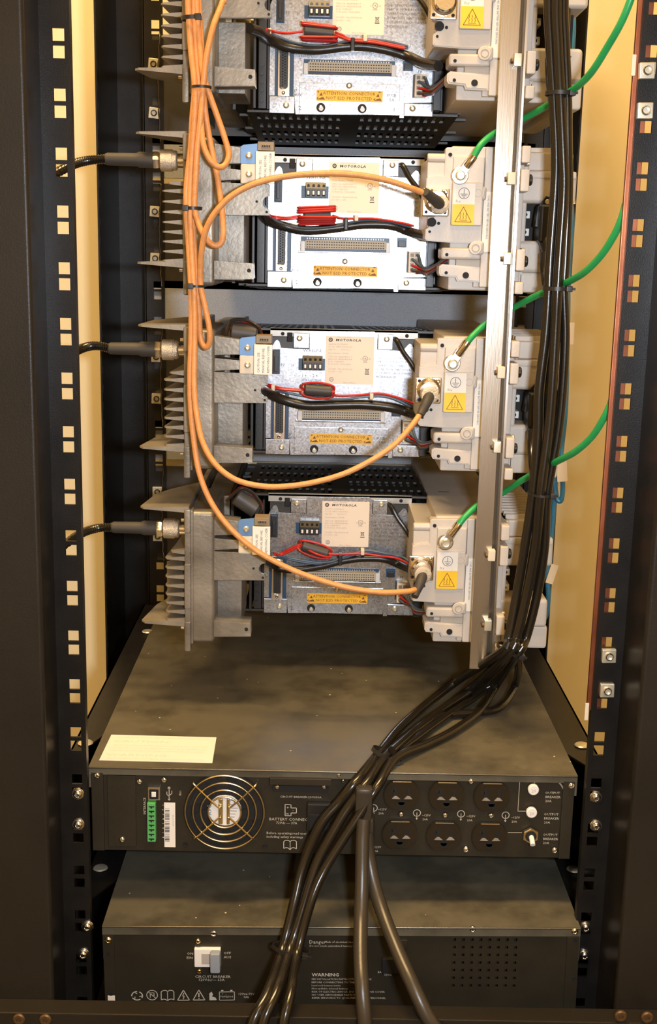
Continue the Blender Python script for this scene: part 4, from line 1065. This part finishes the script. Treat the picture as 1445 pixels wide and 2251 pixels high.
coax([(425,-30,150),(427,50,150),(432,130,149),(437,190,148),(436,260,149),(430,330,150),(425,400,151),(424,458,152),(427,540,152),(433,630,150),(438,690,152),(440,735,154),(445,755,154),(453,764,152),(461,752,150),(460,720,148),(452,680,147),(442,632,146),(441,590,143),(445,540,138),(455,500,134),(475,465,131),(510,430,129),(560,404,128),(620,389,127),(700,381,127),(780,384,128),(850,396,130),(905,414,134),(945,430,143)],
     'orange cable arching across the second radio with a slack loop below it', (968,450,160))
coax([(432,-30,150),(435,50,150),(441,120,148),(446,160,146),(455,192,146),(474,245,148),(493,300,149),(503,338,148),(496,361,146),(481,367,143),(462,352,141),(448,320,141),(443,280,143),(440,240,145),(432,192,142),(428,260,143),(423,330,146),(419,400,148),(417,458,147),(421,540,147),(426,630,145),(428,700,145),(428,760,146),(427,850,144),(434,920,140),(447,975,134),(475,1022,128),(520,1055,124),(580,1069,122),(640,1068,120),(700,1058,120),(760,1040,121),(820,1010,123),(870,975,128),(910,930,136),(931,898,146)],
     'orange cable sweeping in a low curve up to the third radio', (945,868,158))
coax([(413,-30,146),(416,50,146),(421,120,146),(428,190,144),(423,260,146),(419,330,148),(411,400,149),(410,458,149),(415,540,149),(420,630,147),(421,700,147),(420,760,148),(418,830,148),(420,900,148),(428,980,146),(440,1045,142),(465,1105,136),(505,1160,130),(560,1208,127),(630,1247,126),(700,1274,126),(770,1293,127),(840,1302,130),(895,1300,136),(918,1295,146)],
     'orange cable running down the left and curving across the lowest radio', (930,1262,158))

# ------------------------------------------------------------------ cable ties
def tie(px, py, Y, half_px, dpt, ang, lab_, thick=3.0, m='black', head=1, tail=0, wid=2.4):
    c = at(px, py, Y); k = FPX/(c-CAM).length; a = half_px/k
    rot = Matrix.Rotation(-ang, 4, 'Y')
    g = G(); n = 28; pts = [(a*math.cos(2*math.pi*i/n), dpt*math.sin(2*math.pi*i/n)) for i in range(n)]
    bm = g.bm; rings = []
    for x, y in pts:
        f = 1 + .9/max(a, 1)
        rings.append([bm.verts.new(v) for v in ((x, y, -wid/2), (x, y, wid/2), (x*f, y*(1+.9/dpt), wid/2), (x*f, y*(1+.9/dpt), -wid/2))])
    for i in range(n):
        A_, B_ = rings[i], rings[(i+1) % n]
        for k_ in range(4): bm.faces.new([A_[k_], A_[(k_+1) % 4], B_[(k_+1) % 4], B_[k_]])
    if head:
        hx = head*a*.78; g.box(hx-2.8, hx+2.8, -dpt*.8-2.8, -dpt*.5, -2.6, 2.6, .6)
        if tail: g.box(hx-1, hx+head*tail, -dpt*.6-1.6, -dpt*.6-.6, -1.1, 1.1, .2)
    bm.transform(Matrix.Translation(c) @ rot)
    return solo('cable_tie', g, m, lab_, 'cable tie', 'black cable ties on the cable bundles')
tie(421, 40, 148, 19, 7, math.radians(4), 'black cable tie with square head, uppermost on the orange cables', wid=3.4)
tie(443, 192, 146, 19, 8, 0, 'thin black tie around the orange cables level with the top radio', head=0)
tie(424, 458, 148, 18, 8, 0, 'black tie whose head sticks out left on the orange cables by the second radio', head=-1, tail=0, wid=3)
tie(432, 629, 147, 15, 7, 0, 'lowest tie on the orange cables, just above the grey gap', head=-1, wid=2.2)

# ------------------------------------------------------------------ green ground wires
def ground(pts, lug, lab_):
    P = [at(*p) for p in pts]; Lg = at(*lug)
    t = thing('green_ground_wire', lab_, 'wire', (Lg.x, Lg.y, Lg.z-8))
    part('insulation', G().tube(P, 3.1, 12, sub=7), 'green', t)
    d = (P[0]-Lg); d.y = 0; d.normalize(); e = P[0]
    part('crimp_barrel', G().tube([e+d*2, e-d*3, Lg+d*10+Vector((0, -1.5, 0))], 3.5, 12, sub=3), 'nickel', t, 'silver crimp barrel')
    lg = part('ring_lug', G().rev((Lg.x, Lg.y+3, Lg.z), (Lg.x, Lg.y+.8, Lg.z), [(0, 8), (.8, 8), (1, 7.4)], 26), 'steel', t, 'silver ring lug')
    b = G().rev((Lg.x, Lg.y+.8, Lg.z), (Lg.x, Lg.y-4.5, Lg.z), [(0, 6.4), (.2, 6.4), (.25, 4.6), (.8, 4.6), (1, 3.6), (.95, 1.8)], 6*3)
    part('bolt_head', b, 'zinc', lg)
    q = Lg + d*9; g = G().box(-4.2, 4.2, -1, 1, -6, 6, .5); g.bm.transform(Matrix.Translation(q) @ Matrix.Rotation(math.atan2(d.x, d.z), 4, 'Y')); part('lug_tongue', g, 'steel', lg)
ground([(1040,348,168),(1058,318,170),(1082,297,178),(1110,281,184),(1145,264,182),(1190,240,160),(1230,215,130),(1265,194,95),(1300,160,65),(1335,105,45),(1365,52,30),(1385,5,23),(1395,-30,22)], (1012,386,172), 'green ground wire from the second radio up to the copper bar, highest of three')
ground([(1026,755,168),(1040,738,170),(1066,714,178),(1095,695,184),(1126,678,182),(1170,655,160),(1215,634,130),(1255,617,95),(1290,595,65),(1325,558,45),(1352,515,30),(1368,478,23),(1376,448,22)], (995,799,172), 'green ground wire from the third radio to the copper bar, middle of three')
ground([(1008,1155,168),(1022,1137,170),(1048,1113,178),(1076,1097,184),(1108,1082,182),(1150,1055,160),(1195,1030,130),(1230,1012,95),(1265,993,65),(1300,962,45),(1325,925,30),(1341,893,23),(1350,865,22)], (980,1193,172), 'green ground wire from the lowest radio to the copper bar, lowest of three')

# ------------------------------------------------------------------ black antenna leads on the left
def antenna(z0, pts, lab_):
    x = -163
    P = [Vector((-206, 192, z0))] + [at(*p) for p in pts]
    t = thing('antenna_lead', lab_, 'cable', (-180, 192, z0-11))
    c = Vector((0, 192, z0))
    V = lambda q: Vector((q, 192, z0))
    part('coupling_nut', G().rev(V(-163.4), V(-181), [(0, 8.4), (.05, 9.2), (.24, 9.2), (.25, 10.2), (.85, 10.2), (.9, 8)], 28), 'knurl', t, 'knurled silver coupling nut')
    part('connector_body', G().rev(V(-180), V(-185.5), [(0, 8), (.3, 8.8), (1, 8.8)], 6), 'nickel', t)
    part('heatshrink_boot', G().rev(V(-185), V(-232), [(0, 7.4), (.3, 7.4), (.36, 6.2), (.95, 5.8), (1, 4.6)], 22), 'boot', t)
    Q = [V(-230)] + P[1:]
    S = spline(Q, False, 14)
    part('corrugated_jacket', G().tube(S, 4.6, 12, sub=1, rfun=lambda i, n: 1.0 if i % 2 else .82), 'pvc', t)
antenna(ZB_R[1]+119, [(200,352,186),(165,360,172),(128,378,150),(60,420,120)], 'black corrugated antenna lead screwed into the second radio')
antenna(ZB_R[2]+119, [(210,760,186),(180,766,172),(145,785,140),(60,840,95)], 'black corrugated antenna lead screwed into the third radio')
antenna(ZB_R[3]+119, [(215,1161,186),(180,1172,165),(145,1195,130),(60,1260,85)], 'black corrugated antenna lead screwed into the lowest radio, drooping left')

# ------------------------------------------------------------------ blue network cables far right, with paper tags
def blue(pts, lab_, tags=()):
    P = [at(*p) for p in pts]
    z = min(p.z for p in P)
    t = thing('blue_network_cable', lab_, 'cable', (P[-1].x, P[-1].y, z), 'blue network cables')
    part('jacket', G().tube(P, 3.0, 10, sub=7), 'blue', t)
    for px, py, w, h, r in tags:
        c = at(px, py, 395); g = G().box(-w/2, w/2, -.3, .3, -h/2, h/2); g.bm.transform(Matrix.Translation(c) @ Matrix.Rotation(r, 4, 'Y')); part('paper_tag', g, 'tag', t)
Yb = 410
blue([(1258,-20,Yb),(1261,60,Yb),(1256,150,Yb),(1254,240,Yb),(1252,330,Yb),(1254,420,Yb),(1258,500,Yb),(1250,600,Yb),(1249,680,Yb),(1247,780,Yb),(1244,900,Yb),(1236,980,Yb),(1234,1020,Yb-8),(1238,1070,Yb-10),(1234,1100,Yb-10),(1225,1095,Yb-8),(1220,1060,Yb)],
     'blue network cable with paper tag ending in a small loop, rightmost of the blue ones', ((1252,427,13,22,-.1),(1250,733,13,25,0)))
blue([(1250,-20,Yb),(1252,60,Yb),(1250,150,Yb),(1246,240,Yb),(1244,330,Yb),(1246,420,Yb),(1248,500,Yb),(1243,600,Yb),(1240,680,Yb),(1238,800,Yb),(1234,900,Yb),(1228,980,Yb),(1222,1060,Yb),(1216,1140,Yb),(1211,1200,Yb),(1208,1280,Yb)],
     'blue network cable hanging nearest the black power cords, left of the looped one', ((1236,1033,12,28,-.1),))
blue([(1245,0,Yb+12),(1247,150,Yb+12),(1242,300,Yb+12),(1248,450,Yb+12),(1240,650,Yb+12),(1232,900,Yb+12),(1216,1100,Yb+10),(1206,1200,Yb),(1204,1260,Yb-5),(1206,1310,Yb-8),(1202,1350,Yb-6),(1190,1370,Yb)],
     'blue network cable reaching furthest down, with a small tag near its end', ((1214,1262,9,24,.25),))

# ------------------------------------------------------------------ black power cords
def cord(pts, r, m, lab_, plug=None, cat='cable', grp='black power cables'):
    P = run_on([at(*p) if len(p) == 3 else atz(p[0], p[1], p[3]) for p in pts], pts)
    z = min(p.z for p in P)
    t = thing('power_cable', lab_, cat, (P[-1].x, P[-1].y, z), grp)
    part('jacket', G().tube(P, r, 12, sub=7), m, t)
    if plug: plug(t)
    return t
D = lambda px, py, z: (px, py, 0, z)
RC = 4.8
cord([(1208,-30,112),(1211,100,112),(1217,200,112),(1223,330,112),(1221,420,112),(1211,560,112),(1207,640,112),(1200,740,112),(1186,860,112),(1183,960,112),(1172,1085,112),(1155,1200,112),(1138,1300,112),(1119,1400,108),(1105,1432,106),D(1000,1500,-600),D(890,1590,-612),D(835,1655,-613.5),(786,1715,24),(745,1765,18),(706,1812,12),(668,1900,4),(648,1980,-10),(622,2085,-30),(590,2180,-74),(552,2265,-96)], RC, 'pvc',
     'black power cord, leftmost strand of the tall bundle and of the diagonal run')
cord([(1225,-30,106),(1227,100,106),(1232,200,105),(1238,330,105),(1240,420,105),(1231,560,105),(1226,640,104),(1221,740,105),(1214,860,105),(1205,960,105),(1189,1085,104),(1178,1200,105),(1160,1300,105),(1136,1400,103),(1120,1434,102),D(1030,1518,-605),D(920,1602,-613),D(852,1660,-613.5),(806,1722,22),(766,1775,14),(728,1838,6),(694,1905,-2),(665,2000,-16),(637,2088,-34),(608,2180,-76),(575,2265,-96)], RC, 'pvc',
     'black power cord running in the middle of the tall bundle, straight over the lid')
cord([(1241,-30,110),(1243,100,110),(1247,200,110),(1249,330,110),(1250,420,110),(1244,560,110),(1240,640,110),(1243,740,110),(1237,860,110),(1226,960,110),(1204,1085,110),(1198,1200,110),(1183,1300,110),(1158,1400,108),(1137,1440,106),D(1095,1500,-596),D(1058,1560,-612),D(1000,1605,-614.5),D(940,1636,-614.8),D(870,1667,-613),(832,1726,20),(794,1786,10),(752,1850,2),(715,1910,-6),(686,1975,-18),(655,2090,-36),(640,2180,-78),(622,2265,-98)], RC*.92, 'pvc',
     'black power cord bowing out lowest and furthest right over the lid')
def iec(px, py, Y0, k):
    def f(t):
        z = ZB_R[k]
        g = G().box(181, 199, 176, 206, z+50, z+86, 3, 3); g.prism([(179, z+66), (181, z+84), (188, z+94), (196, z+92), (199, z+84), (199, z+60)], 186, 204, 'y', 1.5); g.rev((190, 186, z+56), (192, 168, z+34), [(0, 9), (.6, 6.5), (1, 5)], 16)
        pl = part('plug', g, 'black', t, 'black moulded plug')
        g = G().cyl((189, 186.4, z+88.6), (189, 184.6, z+88.6), 2.4, 14, b=.4); part('retainer_screw', g, 'zinc', pl)
        g = G()
        for i in range(4): g.box(184, 199, 164, 172, z+40-i*5, z+41.6-i*5, .4)
        part('strain_rib', g, 'black', pl)
    return f
def plug_cord(k, pts, lab_): return cord(pts, RC*.85, 'pvc', lab_, iec(0, 0, 0, k))
plug_cord(0, [(1208,130,168),(1212,200,140),(1228,300,120),(1233,420,120),(1222,560,120),(1218,640,120),(1212,740,121),(1202,860,121),(1196,960,121),(1182,1085,121),(1166,1200,121),(1150,1300,120),(1130,1400,118),(1122,1440,116),D(1052,1506,-598),D(950,1575,-613),D(862,1650,-607)], 'black power cord plugged into the topmost radio')
plug_cord(1, [(1196,560,168),(1200,620,140),(1214,680,124),(1211,740,124),(1199,860,126),(1192,960,126),(1180,1085,126),(1166,1200,126),(1154,1300,126),(1146,1380,118),(1142,1440,112),D(1135,1500,-600),D(1100,1555,-612),D(1040,1567,-614.5),D(960,1580,-614.5),D(880,1648,-614.5)], 'black power cord plugged into the second radio')
plug_cord(2, [(1168,950,168),(1170,1000,145),(1174,1085,128),(1160,1200,130),(1145,1300,130),(1138,1380,122),(1132,1440,116),D(1080,1505,-603),D(975,1580,-614),D(874,1655,-614)], 'black power cord plugged into the third radio')
# ties on the power cords
tie(1231, 206, 108, 28, 12, 0, 'black tie around the power cords level with the topmost radio', wid=3.4, tail=5)
tie(1224, 634, 108, 28, 13, 0, 'black tie around the power cords above the grey gap', wid=3.6, tail=6)
tie(1190, 1085, 112, 27, 14, -.02, 'loose black tie around the power cords between the two lower radios', wid=2.2, tail=5)
tie(1122, 1428, 112, 29, 14, -.35, 'black tie gathering the power cords beneath the lowest radio', wid=3.2, tail=6)
c_ = atz(850, 1660, -613)
tie(850, 1659, c_.y, 33, 8, -.45, 'black tie around the power cords lying at the edge of the black lid', wid=4, tail=6)
tie(640, 2087, -33, 38, 8, -.22, 'lowest black tie, around three cords in front of the battery pack', wid=3, tail=6)
# two thick cords plugged into the hidden outlets
def fat(px0, py0, px1, py1):
    def f(t): part('plug', pbox(px0, py0, px1, py1, 8, 33, 20, 5), 'thick', t, 'black moulded plug')
    return f
cord([(800,1800,6),(797,1850,0),(796,1930,-12),(794,2010,-30),(793,2100,-60),(797,2180,-84),(803,2270,-96)], 6.3, 'thick', 'thick black power cord hanging straight down past the battery pack', fat(780,1722,818,1815), grp='thick black power cords')
cord([(806,1830,10),(812,1890,4),(824,1950,-8),(843,2010,-26),(872,2085,-54),(905,2160,-80),(935,2225,-94),(965,2290,-98)], 6.3, 'thick', 'thick black power cord slanting to the lower right past the battery pack', fat(786,1786,822,1850), grp='thick black power cords')
